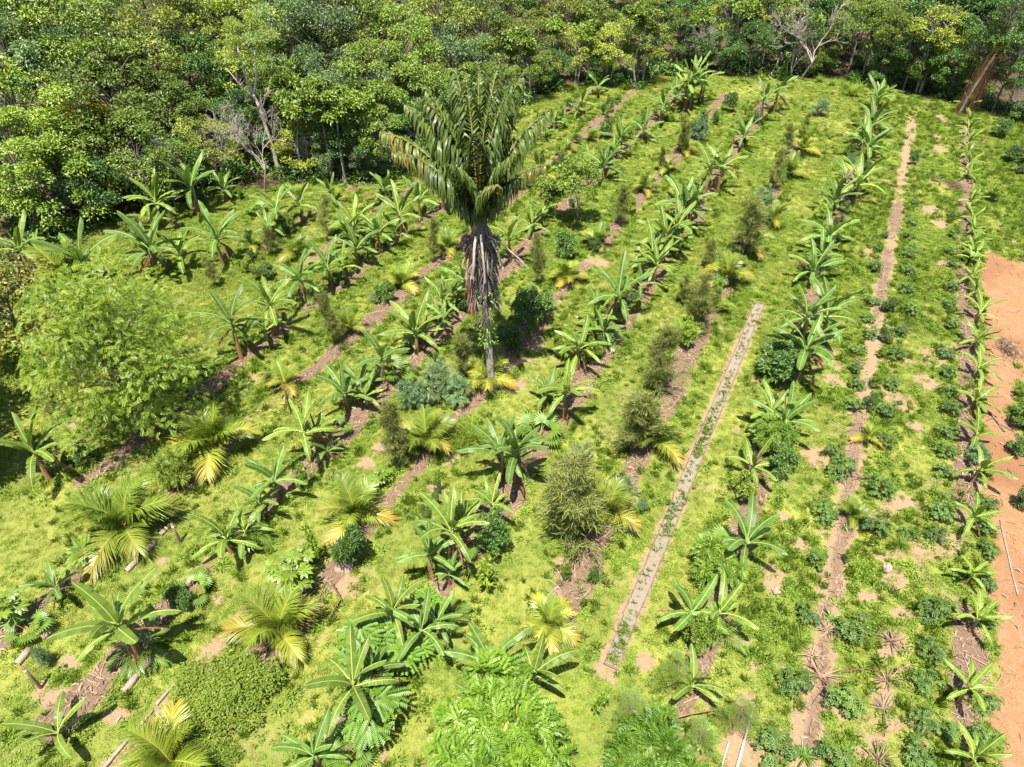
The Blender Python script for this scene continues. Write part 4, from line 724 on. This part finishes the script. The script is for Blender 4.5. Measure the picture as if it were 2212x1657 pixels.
FT=[(-27.45,39.79,2.24,3.6,'m'),(-23.21,42.72,2.83,3.3,'m'),(-25.5,46.38,5.06,3.6,'m'),(-29.6,43.75,5.43,3.6,'b'),(-27.13,45.06,5.09,1.9,'Y'),(-28.46,39.4,4.63,3,'b'),
 (-28.65,44.07,3.84,2.6,'b'),(-20.3,54.02,4.32,2.6,'y'),(-32.67,53.97,8.28,4.2,'b'),(-34.26,53.14,8.46,4,'m'),(-28.21,50.75,7.02,3.8,'m'),(-25.49,52.22,6.64,3.8,'o'),
 (-26.81,57.12,7.92,4.2,'o'),(-23.74,58.1,7.49,4.2,'o'),(-23.08,53.28,4.75,3.3,'d'),(-21.14,58.82,6.78,4.2,'o'),(-16.05,55.52,6.89,3.2,'g'),(-13.66,55.12,6.77,3.6,'g'),
 (-16.02,50.71,3.99,2.8,'m'),(-14.13,47.26,2.12,2.2,'y'),(-12.79,50.67,3.13,3.2,'g'),(-19.48,44.98,3.19,2.2,'o'),(-11.61,46.82,1.74,1.9,'g'),(-18.18,59.98,7.76,4,'b'),
 (-13.83,59.72,7.81,4,'m'),(-32.4,48.33,6.96,3.5,'g'),(-21.59,43.82,1.32,2.4,'d'),(-25.36,40.72,1.43,2.6,'d'),(-17.5,55.19,5.11,3,'m'),(-29.98,49.44,5.85,3.4,'d'),
 (-18.12,49.71,2.89,2.6,'d'),(-22.83,47.99,4.02,2.8,'m'),(-12.1,59.99,6.98,3.8,'m'),(-11.75,55.4,5.61,3.4,'o'),(-9.23,51.44,5.07,3,'m'),(-11.15,50.83,4.17,2.8,'g'),
 (-8.41,57.14,5.72,3.4,'m'),(-7.27,53.01,3.94,2.8,'m'),(-6.31,64.04,6.1,3.8,'o'),(-4.88,60.67,3.88,3.2,'g'),(-5.54,54.89,2.67,2.6,'m'),(-2.93,68.18,4.55,3.8,'m'),
 (-2.44,64.33,2.38,3,'m'),(0.05,73.84,4.38,3.8,'o'),(1.02,66.52,3.64,2.8,'o'),(1.54,63.68,2.56,2,'m'),(5,75.13,3.97,3.6,'y'),(5.77,67.64,2.83,2.6,'y'),(8.9,67.72,3.21,2.6,'y'),
 (11.34,67.37,3.96,2.8,'o'),(8.36,67.84,1.28,1.6,'d'),(-9.09,47.27,2.99,2.2,'m'),(-9.63,47.16,1.16,1.7,'g'),(-3.24,57.69,2.53,2.4,'m'),(-6.64,49.3,2.7,2.2,'d'),
 (13.58,72.99,4.43,2.2,'b'),(8.48,76.31,4.43,3.6,'m'),(-1.23,58.21,2.61,2,'m'),(-10.88,46.92,2.79,2,'d'),(3.45,66.21,1.87,1.8,'d'),(-4.18,52.42,2.54,2,'d'),(21,75.4,4.33,2.4,'y'),
 (24.78,74.4,4.82,2.4,'y'),(34.03,72.91,4.99,3.4,'b'),(31.42,70.14,4.24,2.8,'m'),(33.38,67.63,4.8,2.2,'b'),(36.18,65.56,4.89,2.8,'y'),(40.73,67.45,5.48,3.6,'d'),
 (38.9,61.01,6.75,2.6,'d'),(38.76,61.92,5.26,1.6,'b'),(28.26,70.6,1.38,1.7,'m'),(29.3,70.6,2.5,2,'o'),(33.51,67.46,1.66,1.7,'d'),(35.23,66.24,3.06,2.4,'d'),(38.06,64.01,2.73,2.4,'d'),
 (38.74,62.06,3,1.8,'o'),(38.63,62.65,1.02,1.2,'d'),(17.95,72.19,1.96,2.2,'d'),(20.11,71.55,1.84,2,'d'),(22.48,70.8,2.59,2.4,'d'),(16.36,75.22,4.09,3,'d'),(23.21,74.74,4.05,3,'d'),
 (26.42,70.6,3.87,2.2,'d'),(36.41,65.38,1.83,1.8,'m'),(36.25,70.63,5.59,3.2,'d'),(38.99,68.83,5.95,3.2,'d'),(39.95,60.04,4.64,2,'d'),(40.76,59.64,2.93,1.8,'d'),
 (32.61,78.9,4.34,3.2,'d'),(28.79,78.9,4.19,3.4,'d'),]
FT=list(FT)
r=np.random.RandomState(91)
for k in range(130):          # the wood goes on behind its edge
    az_=r.uniform(-.84,.80); yy=float(np.interp(az_,EDGE[:,0]/EDGE[:,1],EDGE[:,1])); dep=r.uniform(9,40); Y=yy+dep; X=az_*Y
    R=r.uniform(2.6,3.9); z=r.uniform(4.2,6.5)+.06*dep
    if min(math.hypot(X-a,Y-b) for a,b,*_ in FT)<2.6: continue
    FT.append((X,Y,z,R,'mmodggbyd'[r.randint(9)]))
FOR=[]
for i,(x,y,z,R,k) in enumerate(FT):
    r=np.random.RandomState(1000+i); m=FV[k][i%len(FV[k])]; R*=.92; kk=R/3.0; g=r.uniform(.7,1.3); c=FC[k]; hb={'m':3.2,'b':3.2,'y':3.3,'o':3.4,'g':3.4,'d':3.0,'Y':3.3}[k]
    zc=z-gz(x,y); lift=zc-hb*kk
    o=thing('forest_tree','','tree',x,y,r.rand()*6.28,'trees of the forest behind the field')
    # crown at its own size, trunk stretched to reach it
    obj('crown',m[1],o,(0,0,max(lift,-.9*kk)),scale=kk,color=(c[0]*g,c[1]*g,c[2]*g)); obj('trunk',m[0],o,scale=(kk,kk,max(zc/hb,.3)))
    FOR.append((x/y,y,o,k,R))
FOR.sort(key=lambda q:q[0])
cnt={}
for a_,y,o,k,R in FOR:
    i=cnt[k]=cnt.get(k,0)+1; o['label']='%s %s forest tree, %s of that colour counting from left to right'%('large' if R>3 else ('small' if R<2 else 'mid-sized'),FD[k],ordw(i-1) if i<100 else str(i)+'th')
BR=[(-16.33,44.44,6.54,0.8),(17.83,73.03,5.1,0.8),(25.83,71.96,4.65,1),(26.92,72.49,6.79,1.2),(40.78,57.74,3.48,1),(-21.37,44.82,5.07,0.5),]
BT=[bare_tree(60+i) for i in range(3)]
for i,(x,y,h,ws) in enumerate(BR):
    h=min(max(h,3),9.5); y=min(y,float(edge_y(x))-.3); o=thing('bare_tree',['leafless grey tree with dense thin branches at the forest edge, tangled above bananas','small leafless pale tree against dark forest, left of two others','leafless pink-grey tree above the cone-shaped bush','largest leafless tree with a wide fan of pale twigs','low leafless grey bush tree beside the vine-hung trunk','pale-branched leafless tree rising between leafy crowns over bananas'][i],'tree',x,y,i*1.9,'leafless trees along the forest edge')
    obj('branches',BT[i%3],o,scale=(h/6*ws,h/6*ws,h/6))
# pale slender trunks standing free at the forest edge
def slim(seed):
    r=np.random.RandomState(seed); t,c=tree_meshes(seed,1.2,.9,6.0,14,2000,.26,.12,M['leaf'],M['pale'],.07,.7,.4,None,.05,(.26,.42)); return t,c
SL=[slim(280+i) for i in range(3)]
SLP=[(-14.17,46.92),(-12.39,46.65),(-11.52,46.12),(-11.21,45.59),(-10.48,46.38),(-13.13,65.59),(-8.95,52.87),(-7.43,52.87),(0.54,64.23),(3.67,67.92),(11.23,66.50),(11.87,67.92),(6.70,67.92),(21.03,71.96),(17.57,72.49),(33.28,70.40),(34.00,69.89),(40.32,67.92),(36.23,66.03),(25.21,71.96),(-15.44,49.76),(26.28,70.40)]
for i,(x,y) in enumerate(SLP):
    y=max(y,float(edge_y(x))+.3); r=np.random.RandomState(60+i); t,c=SL[i%3]; k=r.uniform(.7,1.0)
    o=thing('slender_tree','','tree',x,y,r.rand()*6.28,'slender pale-trunked trees along the forest edge'); obj('trunk',t,o,scale=(1,1,k)); obj('crown',c,o,(0,0,6*k-6),color=(1.1,1.1,1.1)); SLP[i]=(x/y,o)
SLP.sort(key=lambda q:q[0])
for i,(a_,o) in enumerate(SLP): o['label']='slender pale-trunked tree at the forest edge, %s counting from left to right'%ordw(i)
# tall forked tree with a bare pale trunk
r=np.random.RandomState(5); t=MB(); t.tube([[0,0,-.2],[-.1,0,2],[-.35,0,4.2],[-.6,.1,5.4]],[.16,.13,.11,.09],8); t.tube([[-.6,.1,5.4],[-.9,.1,6.6],[-1.0,.2,8.2]],[.08,.06,.04],7); t.tube([[-.6,.1,5.4],[-.2,.1,6.4],[0,.2,8.0]],[.07,.055,.035],7); t.tube([[-.5,.1,5.0],[-1.3,0,6.0],[-1.9,0,7.0]],[.05,.035,.02],6)
o=thing('forked_tree','tall tree with a pale forked bare trunk rising through the forest','tree',(-16.07,53.53)[0],47.2); obj('trunk',t.mesh('trunk',M['pale']),o); obj('crown',FV['o'][0][1],o,(-.5,.3,8.6-3.4*.6),scale=.6,color=(1.2,1.05,1.1))
# broken trunk hung with dry vines
r=np.random.RandomState(15); t=MB(); t.tube([[0,0,-.2],[.7,.3,2.2],[1.6,.7,4.6],[2.3,1,6.4]],[.13,.12,.09,.05],8); hang=MB()
for k in range(520):
    f=r.uniform(.12,.85); o_=np.array([2.3*f,1.0*f,6.4*f-.1])+r.randn(3)*.3; L=min(o_[2],r.uniform(1.0,3.6)); e=o_+np.array([r.uniform(-1.0,.3)*L*.35,r.uniform(-.5,.2)*L*.3,-L]); m_=(o_+e)/2+r.randn(3)*.12
    hang.tube([o_,m_,e],[.010,.008,.005],3,r.rand()*.6,0,False)
o=thing('vine_hung_trunk','leaning broken trunk hung with brown dry vines at the forest corner','dead tree',36.9,59.6); obj('trunk',t.mesh('trunk',M['bark']),o); obj('dry_vines',hang.mesh('dry_vines',M['dry']),o)

# ------------------------------------------------------------------ beds, poles, stones and litter
def pole(b,u0,v0,u1,v1,rad,zoff=.04,n=6,t=.5):
    s=np.linspace(0,1,n); X,Y=xy(u0+(u1-u0)*s,v0+(v1-v0)*s); Zh=height(X,Y)+zoff; return b.tube(np.stack([X,Y,Zh],-1),rad,7,t)
bed=thing('seedling_bed','long narrow sandy seedling bed edged with dark boards','garden bed',0,0); bed.location=(0,0,0)
r=np.random.RandomState(8); us=np.linspace(11.2,33.4,13)
for side in (-2.50,-2.05):
    for a,b_ in zip(us[:-1],us[1:]):
        bb=MB(); s=np.linspace(a+.02,b_-.02,7); off=side+r.uniform(-.025,.025)+.015*np.sin(s*2+side)
        X,Y=xy(s,off); Zg=height(X,Y); th=.016; hh=.07
        ring=[]
        for dx,dz in ((-th,-.08),(th,-.08),(th,hh),(-th,hh)): XX,YY=xy(s,off+dx); ring.append(np.stack([XX,YY,Zg+dz+r.uniform(-.008,.008)],-1))
        V=np.stack(ring,1).reshape(-1,3); n=len(s); i=np.arange(n-1)[:,None]*4; F=np.concatenate([np.concatenate([i+q,i+(q+1)%4,i+4+(q+1)%4,i+4+q],1) for q in range(4)])
        bb.add(V,F); bb.add(V[:4],[(3,2,1,0)]); bb.add(V[-4:],[(0,1,2,3)]); obj('edging_board',bb.mesh('edging_board',M['darkwood']),bed)
for e in (11.2,33.4):
    bb=MB(); pole(bb,e,-2.5,e,-2.05,.018,.05); obj('end_board',bb.mesh('end_board',M['darkwood']),bed)
s=np.linspace(11.25,33.35,80); Vv=[]
for v_ in (-2.47,-2.35,-2.22,-2.08): X,Y=xy(s,v_+0*s); Vv.append(np.stack([X,Y,height(X,Y)+.045+.012*np.sin(s*9+v_*20)],-1))
Vv=np.stack(Vv,1).reshape(-1,3); i=(np.arange(79)[:,None]*4+np.arange(3)[None]).ravel()[:,None]
sm,nt,bs=mat('bed_sand'); co=N(nt,'ShaderNodeTexCoord').outputs['Object']; c=mixc(nt,remap(nt,noise(nt,9,5,.7,co),.3,.7),(.175,.14,.10),(.25,.20,.14)); c=mixc(nt,remap(nt,noise(nt,1.1,3,.5,co),.45,.65),c,(.21,.18,.145)); nt.links.new(c,bs.inputs['Base Color']); bs.inputs['Roughness'].default_value=.95
bp=N(nt,'ShaderNodeBump'); bp.inputs['Distance'].default_value=.03; nt.links.new(noise(nt,30,4,.7,co),bp.inputs['Height']); nt.links.new(bp.outputs[0],bs.inputs['Normal'])
obj('sand',MB().add(Vv,np.concatenate([i,i+1,i+5,i+4],1)).mesh('bed_sand',sm,smooth=True),bed)
def single_pole(name,label,u0,v0,u1,v1,rad,m,zoff=.05,cat='pole',grp=None):
    b=MB(); pole(b,u0,v0,u1,v1,rad*np.linspace(1.1,.8,6),zoff); o=struct(name,b.mesh(name,m),'thing',label); o['category']=cat
    if grp: o['group']=grp
    return o
g_='poles edging the small beds'
single_pole('edging_pole','weathered pole along the small lawn bed, farther of the longer two',4.35,-13.5,5.85,-13.52,.045,M['wood'],grp=g_)
single_pole('edging_pole','weathered pole along the small lawn bed, nearer of the longer two',2.3,-13.42,4.2,-13.46,.05,M['wood'],grp=g_)
single_pole('edging_pole','short pale pole along the small lawn bed, beyond the coconut palm',4.95,-13.15,5.65,-13.2,.035,M['whitewood'],grp=g_)
single_pole('edging_pole','short pale pole along the small lawn bed, beside the coconut palm',3.6,-13.07,4.35,-13.06,.035,M['whitewood'],grp=g_)
single_pole('edging_pole','white pole along the small sandy bed by the bare soil strip',9.6,1.75,11.85,1.81,.04,M['whitewood'],.08,grp=g_)
single_pole('edging_pole','thin pale pole opposite the white pole of the small sandy bed',9.5,1.38,10.6,1.41,.022,M['whitewood'],grp=g_)
single_pole('fallen_stick','brown fallen stick lying across the row above the pinnate tree',10.4,-.05,11.15,.88,.022,M['brown'],.35,'stick')
single_pole('long_stick','long pale stick lying on the red earth',19.4,8.77,22.75,8.36,.025,M['wood'],.03,'stick')
b=MB(); r=np.random.RandomState(4); pole(b,29.2,8.1,28.0,8.66,.035,.05); pole(b,28.5,8.4,28.2,9.0,.018,.06); pole(b,28.8,8.3,28.4,8.0,.014,.06); o=struct('fallen_branch',b.mesh('fallen_branch',M['bark']),'thing','forked dead branch lying on the red earth'); o['category']='branch'
def post(x,y,h,lean,label):
    o=thing('fence_post',label,'post',x,y); b=MB().tube([[0,0,-.2],[lean[0]*.5,lean[1]*.5,h*.5],[lean[0],lean[1],h]],[.05,.045,.045],8,.3); obj('post',b.mesh('post',M['brown']),o)
    b=MB().tube([[lean[0]*.84,lean[1]*.84,h*.84],[lean[0]*.9,lean[1]*.9,h*.9]],.05,8); obj('band',b.mesh('band',M['whitewood']),o)
post(-13.74,10.41,1.15,(-.05,0),'short dark wooden post with a pale band on the lawn')
post(-11.59,15.68,1.0,(-.02,.03),'short wooden post beside the large yellowish coconut palm')
def rock(seed,R):
    import bmesh
    bm=bmesh.new(); bmesh.ops.create_icosphere(bm,subdivisions=3,radius=1); r=np.random.RandomState(seed); ph=r.rand(6)*6
    for v_ in bm.verts:
        c=v_.co; d=1+.13*math.sin(c.x*3+ph[0])+.13*math.sin(c.y*4+ph[1])+.1*math.sin(c.z*5+ph[2]+c.x*2)+.05*math.sin(c.x*11+c.y*9); v_.co=Vector((c.x*R[0],c.y*R[1],c.z*R[2]))*d
    me=bpy.data.meshes.new('stone'); bm.to_mesh(me); bm.free(); me.materials.append(M['stone']); return me
for x,y,R,lb in ((12.61,14.53,(.22,.16,.12),'low rounded brown stone in the grass between bare strip and last row'),(8.62,13.65,(.17,.14,.14),'dark stone on the bare patch right of the sandy bed\'s bananas'),((-5.63,14.60)[0],(-5.63,14.60)[1],(.34,.3,.3),'large dark termite mound beside the round shrub')):
    thing('stone',lb,'stone',x,y,1.0,me=rock(int(x*10)%97,R),dz=.03)
for i,(u0,v0,u1,v1,rad) in enumerate([(4.9,-14.75,5.35,-14.7,.13),(4.2,-14.62,4.75,-14.7,.11),(7.2,-18.0,7.7,-18.05,.1),(7.9,-18.1,8.5,-18.1,.1),(8.8,-18.2,9.3,-18.25,.09),(3.4,-18.2,3.9,-18.3,.11),(4.3,-18.3,4.7,-18.3,.1)]):
    bb=MB(); pole(bb,u0,v0,u1,v1,rad,rad*.5,4); o=struct('log',bb.mesh('log',M['stone']),'thing','short brown log bordering the mulch, %s counting from the lower frame edge'%ordw(i)); o['category']='log'; o['group']='short logs bordering the mulch'
# dry grass heaps
for i,(x,y,s) in enumerate([(23.4,26.9,1.3),(24.4,26.0,1.0),(29.8,45.2,1.2)]):
    r=np.random.RandomState(i); b=MB(); n=260; a=r.rand(n)*6.28; R=np.abs(r.randn(n))*.3*s; c=np.stack([R*np.cos(a),R*np.sin(a)*1.5,.25*s*np.exp(-R*R*3)*r.rand(n)],-1)
    for q in range(n): th=r.uniform(-.9,.9)+1.3; d=np.array([math.cos(th),math.sin(th),r.uniform(-.15,.15)])*r.uniform(.2,.45)*s; b.tube([c[q]-d/2,c[q]+[0,0,.03],c[q]+d/2],.012,3,r.rand(),0,False)
    thing('dry_grass_heap',['tall grey-brown heap of dry straw on the red earth','smaller straw heap behind the tall one on red earth','brown brush heap by the far end of the last row'][i],'straw heap',x,y,0,me=b.mesh('straw_heap',M['straw']))
for i,(x,y,m) in enumerate([((28.76,46.65)[0],(28.76,46.65)[1],0),((28.82,45.46)[0],(28.82,45.46)[1],1),((-5.46,13.23)[0],(-5.46,13.23)[1],2),((10.57,10.93)[0],(10.57,10.93)[1],3),((-5.50,13.29)[0],(-5.50,13.29)[1],0)]):
    thing('fallen_leaf',['dry pale leaf lying on grass beyond the bare strip, larger one','dry pale leaf lying on grass beside a larger one','dry pale leaf on grass left of the palmate saplings','dry brown leaf between the bare strip and withered tufts','dry pale leaf on the lawn by the whorled bushes'][i],'dry leaf',x,y,i*1.1,me=BL['dry'][3],dz=.12,scale=(.6,.8,.4))
# dry banana stalks standing in the rows
for i,(x,y,h) in enumerate([(-9.4,22.56,1.5),(-7.71,20.37,1.75)]):
    o=thing('dry_banana_stalk',['leaning withered brown banana stalk with curled leaf beside green lawn','upright withered brown banana stalk between green bananas'][i],'dead plant',x,y); b=MB().tube([[0,0,-.1],[.03,0,h*.5],[-.05,0,h]],[.06,.05,.03],7,.4); obj('stalk',b.mesh('stalk',M['dry']),o)
    for k in range(5): obj('dry_leaf',BL['dry'][k%4],o,(0,0,h*(.5+.1*k)),(0,0,k*2.4),.6)

# ------------------------------------------------------------------ ground cover nobody could count, scattered over the sheet
def scatter(name,label,pts,meshes,scl,rotx=0,pick=None,seed=0):
    r=np.random.RandomState(seed); n=len(pts); me=bpy.data.meshes.new(name); me.vertices.add(n); me.vertices.foreach_set('co',pts.astype(np.float32).ravel())
    def at(nm,ty,v,k='value'): a=me.attributes.new(nm,ty,'POINT'); a.data.foreach_set(k,v)
    rot=np.stack([r.uniform(-rotx,rotx,n),r.uniform(-rotx,rotx,n),r.rand(n)*2*PI],-1)
    at('rot','FLOAT_VECTOR',rot.astype(np.float32).ravel(),'vector'); at('scl','FLOAT',scl.astype(np.float32)); at('pick','INT',(r.randint(0,len(meshes),n) if pick is None else pick).astype(np.int32))
    o=struct(name,me,'stuff',label); col=bpy.data.collections.new(name+'_pieces')
    for i,m in enumerate(meshes): q=bpy.data.objects.new('%s_piece'%name,m); col.objects.link(q)
    ng=bpy.data.node_groups.new(name,'GeometryNodeTree'); ng.interface.new_socket('Geometry',in_out='INPUT',socket_type='NodeSocketGeometry'); ng.interface.new_socket('Geometry',in_out='OUTPUT',socket_type='NodeSocketGeometry')
    gi=ng.nodes.new('NodeGroupInput'); go=ng.nodes.new('NodeGroupOutput'); ip=ng.nodes.new('GeometryNodeInstanceOnPoints'); ci=ng.nodes.new('GeometryNodeCollectionInfo'); ci.inputs['Collection'].default_value=col; ci.inputs['Separate Children'].default_value=True; ci.inputs['Reset Children'].default_value=True
    def na(nm,ty): q=ng.nodes.new('GeometryNodeInputNamedAttribute'); q.data_type=ty; q.inputs[0].default_value=nm; return [s_ for s_ in q.outputs if s_.enabled and s_.name=='Attribute'][0]
    l=ng.links.new; l(gi.outputs[0],ip.inputs['Points']); l(ci.outputs[0],ip.inputs['Instance']); ip.inputs['Pick Instance'].default_value=True; l(na('pick','INT'),ip.inputs['Instance Index'])
    e2r=ng.nodes.new('FunctionNodeEulerToRotation'); l(na('rot','FLOAT_VECTOR'),e2r.inputs[0]); l(e2r.outputs[0],ip.inputs['Rotation']); l(na('scl','FLOAT'),ip.inputs['Scale']); l(ip.outputs[0],go.inputs[0])
    md=o.modifiers.new('scatter','NODES'); md.node_group=ng; return o
def in_view(x,y,pad=2.5):
    c,s=math.cos(math.radians(39.3)),math.sin(math.radians(39.3)); fw=y*c+20*s; up=y*s-20*c
    return (np.abs(x)<fw*(1106/1534)+pad)&(up>-fw*(828/1534)-pad)&(up<fw*(828/1534)+pad)&(fw>0)
def tuft(seed,n,R,L,w,mt,e=(35,85),spread=1):
    r=np.random.RandomState(seed); a=r.rand(n)*2*PI; rad=R*np.sqrt(r.rand(n)); B=np.stack([rad*np.cos(a),rad*np.sin(a),0*a-.01],-1); b_=r.rand(n)*2*PI; el=np.radians(r.uniform(*e,n)); D=np.stack([np.cos(b_)*np.cos(el),np.sin(b_)*np.cos(el),np.sin(el)],-1)
    t=np.clip(r.rand(n)+(r.rand(n)<.06)*1.0,0,2); return MB().leaves(B,D,rdir(r,n),L*r.uniform(.6,1.3,n),w,t,.1,.25,.4).mesh('tuft',mt)
def weedclump(seed,n,R,h,l,wd):
    r=np.random.RandomState(seed); d=rdir(r,n); d[:,2]=np.abs(d[:,2]); B=d*[R,R,h]*np.clip(r.rand(n)[:,None]**.4,.2,1); return MB().leaves(B,norm(d*[1,1,.3]+r.randn(n,3)*.4),norm([0,0,1.]+r.randn(n,3)*.35),l*r.uniform(.6,1.3,n),wd,r.rand(n)).mesh('weed',M['weed'])
def sample(n,x0,x1,y0,y1,seed):
    r=np.random.RandomState(seed); x=r.uniform(x0,x1,n); y=r.uniform(y0,y1,n); k=in_view(x,y); return x[k],y[k],r
# grass
x,y,r=sample(620000,-36,46,4,72,1); keepn=r.rand(len(x))
dist=np.hypot(x,y); mu,so,re,fo=masks(x,y); dens=np.clip(1.0-1.25*mu-.98*so-1.0*re-fo,0,1)*(.55+.45*sstep(.3,.6,fbm(x,y,1.3,40)))*np.clip(34/np.maximum(dist,1),.45,1.0)
k=keepn<dens*.75; x,y=x[k],y[k]; h=height(x,y); sc_=(.62+.65*fbm(x,y,3.0,43)+r.uniform(-.15,.2,len(x)))*np.clip(np.hypot(x,y)/30,.8,1.15)
GR=[tuft(i,44,.16,.07,.012,M['grass'],(10,65)) for i in range(4)]+[weedclump(5,30,.13,.07,.065,.034),weedclump(6,30,.13,.07,.055,.03)]
pick=np.where(r.rand(len(x))<.18+.5*sstep(.5,.65,fbm(x,y,2.2,44)),r.randint(4,6,len(x)),r.randint(0,4,len(x)))
scatter('grass','short green grass and low weeds covering the field',np.stack([x,y,h],-1),GR,sc_,.15,pick,3)
# taller weed clumps, thicker to the right of the bed and along the rows
x,y,r=sample(110000,-36,46,4,72,2); u,v=uv(x,y); mu,so,re,fo=masks(x,y); nr=fbm(x,y,1.8,50)
rowp=np.zeros_like(x)
for v0,u0,u1,hw,st in ROWS: rowp=np.maximum(rowp,np.exp(-((np.abs(v-v0)-.75)/.4)**2)*((u>u0)&(u<u1)))
right=sstep(-.5,2.5,v)*(1-.35*sstep(35,60,u))
d=np.clip(rowp*.6+right*.85*sstep(.36,.54,nr)+.2*sstep(.46,.58,nr)+.6*sstep(9,10,v)*sstep(30,45,u),0,1)*np.clip(1-.8*mu-.9*so-1.1*re-fo,0,1)
k=r.rand(len(x))<d*.95; x,y=x[k],y[k]; sc_=r.uniform(.5,1.25,len(x))
WD=[weedclump(20+i,46,.19,.15,.10,.04) for i in range(3)]+[tuft(30+i,40,.12,.24,.014,M['weed'],(30,85)) for i in range(3)]
scatter('weeds','taller broadleaf weeds and grass between the rows',np.stack([x,y,height(x,y)],-1),WD,sc_,.15,None,4)
# straw, chips and dead leaves on the mulch
def chip(seed,l,w_,curl):
    r=np.random.RandomState(seed); n=5; s=np.linspace(0,1,n); p=np.stack([(s-.5)*l,.15*l*np.sin(s*3+seed)*r.rand(),.015+curl*np.sin(PI*s)*l],-1); X=np.array([0,w_*.5,0]); V=np.concatenate([p-X,p+X*.0+[0,0,.25*w_],p+X]); i=np.arange(n-1)[:,None]
    return MB().add(V,np.concatenate([np.concatenate([i,i+1,i+n+1,i+n],1),np.concatenate([i+n,i+n+1,i+2*n+1,i+2*n],1)]),np.repeat(r.rand(),15)).mesh('chip',M['straw'])
CH=[chip(i,.45,.018,.05) for i in range(3)]+[chip(4+i,.22,.05,.25) for i in range(2)]+[chip(8,.7,.022,.04),chip(9,.12,.06,.25)]
x,y,r=sample(420000,-36,46,4,72,6); mu,so,re,fo=masks(x,y); d=np.clip(sstep(.22,.75,mu)*.8+re*.05+so*.02,0,1)*np.clip(30/np.hypot(x,y),.35,1); k=r.rand(len(x))<d; x,y=x[k],y[k]
scatter('mulch_litter','dry straw, sticks and dead leaves mulching the rows',np.stack([x,y,height(x,y)],-1),CH,r.uniform(.5,1.1,len(x)),.25,None,5)
# forest undergrowth
x,y,r=sample(30000,-50,60,24,100,7); ey=edge_y(x); dd=y-ey; fo=masks(x,y)[3]; k=(r.rand(len(x))<np.where(dd<4,.22,.10)*(fo>.5)); x,y=x[k],y[k]
UG=[weedclump(40+i,90,.6,.6,.26,.11) for i in range(3)]
for m in UG: m.materials.clear(); m.materials.append(M['dark'])
scatter('undergrowth','dark leafy undergrowth on the forest floor',np.stack([x,y,height(x,y)],-1),UG,r.uniform(.6,1.7,len(x)),.15,None,8)
# seedlings in the bed
r=np.random.RandomState(12); u=r.uniform(11.3,33.2,1100); v=r.uniform(-2.42,-2.12,1100); x,y=xy(u,v); k=r.rand(1100)<np.where(u<12.8,.9,.15+sstep(.4,.7,vnoise(u,u*0,2.2,55))*.75); x,y=x[k],y[k]
scatter('seedlings','thin green seedlings sprouting in the sandy bed',np.stack([x,y,height(x,y)+.045],-1),[tuft(60+i,7,.03,.17,.016,M['weed'],(30,80)) for i in range(2)],r.uniform(.6,1.2,len(x)),.1,None,9)
write_labels()
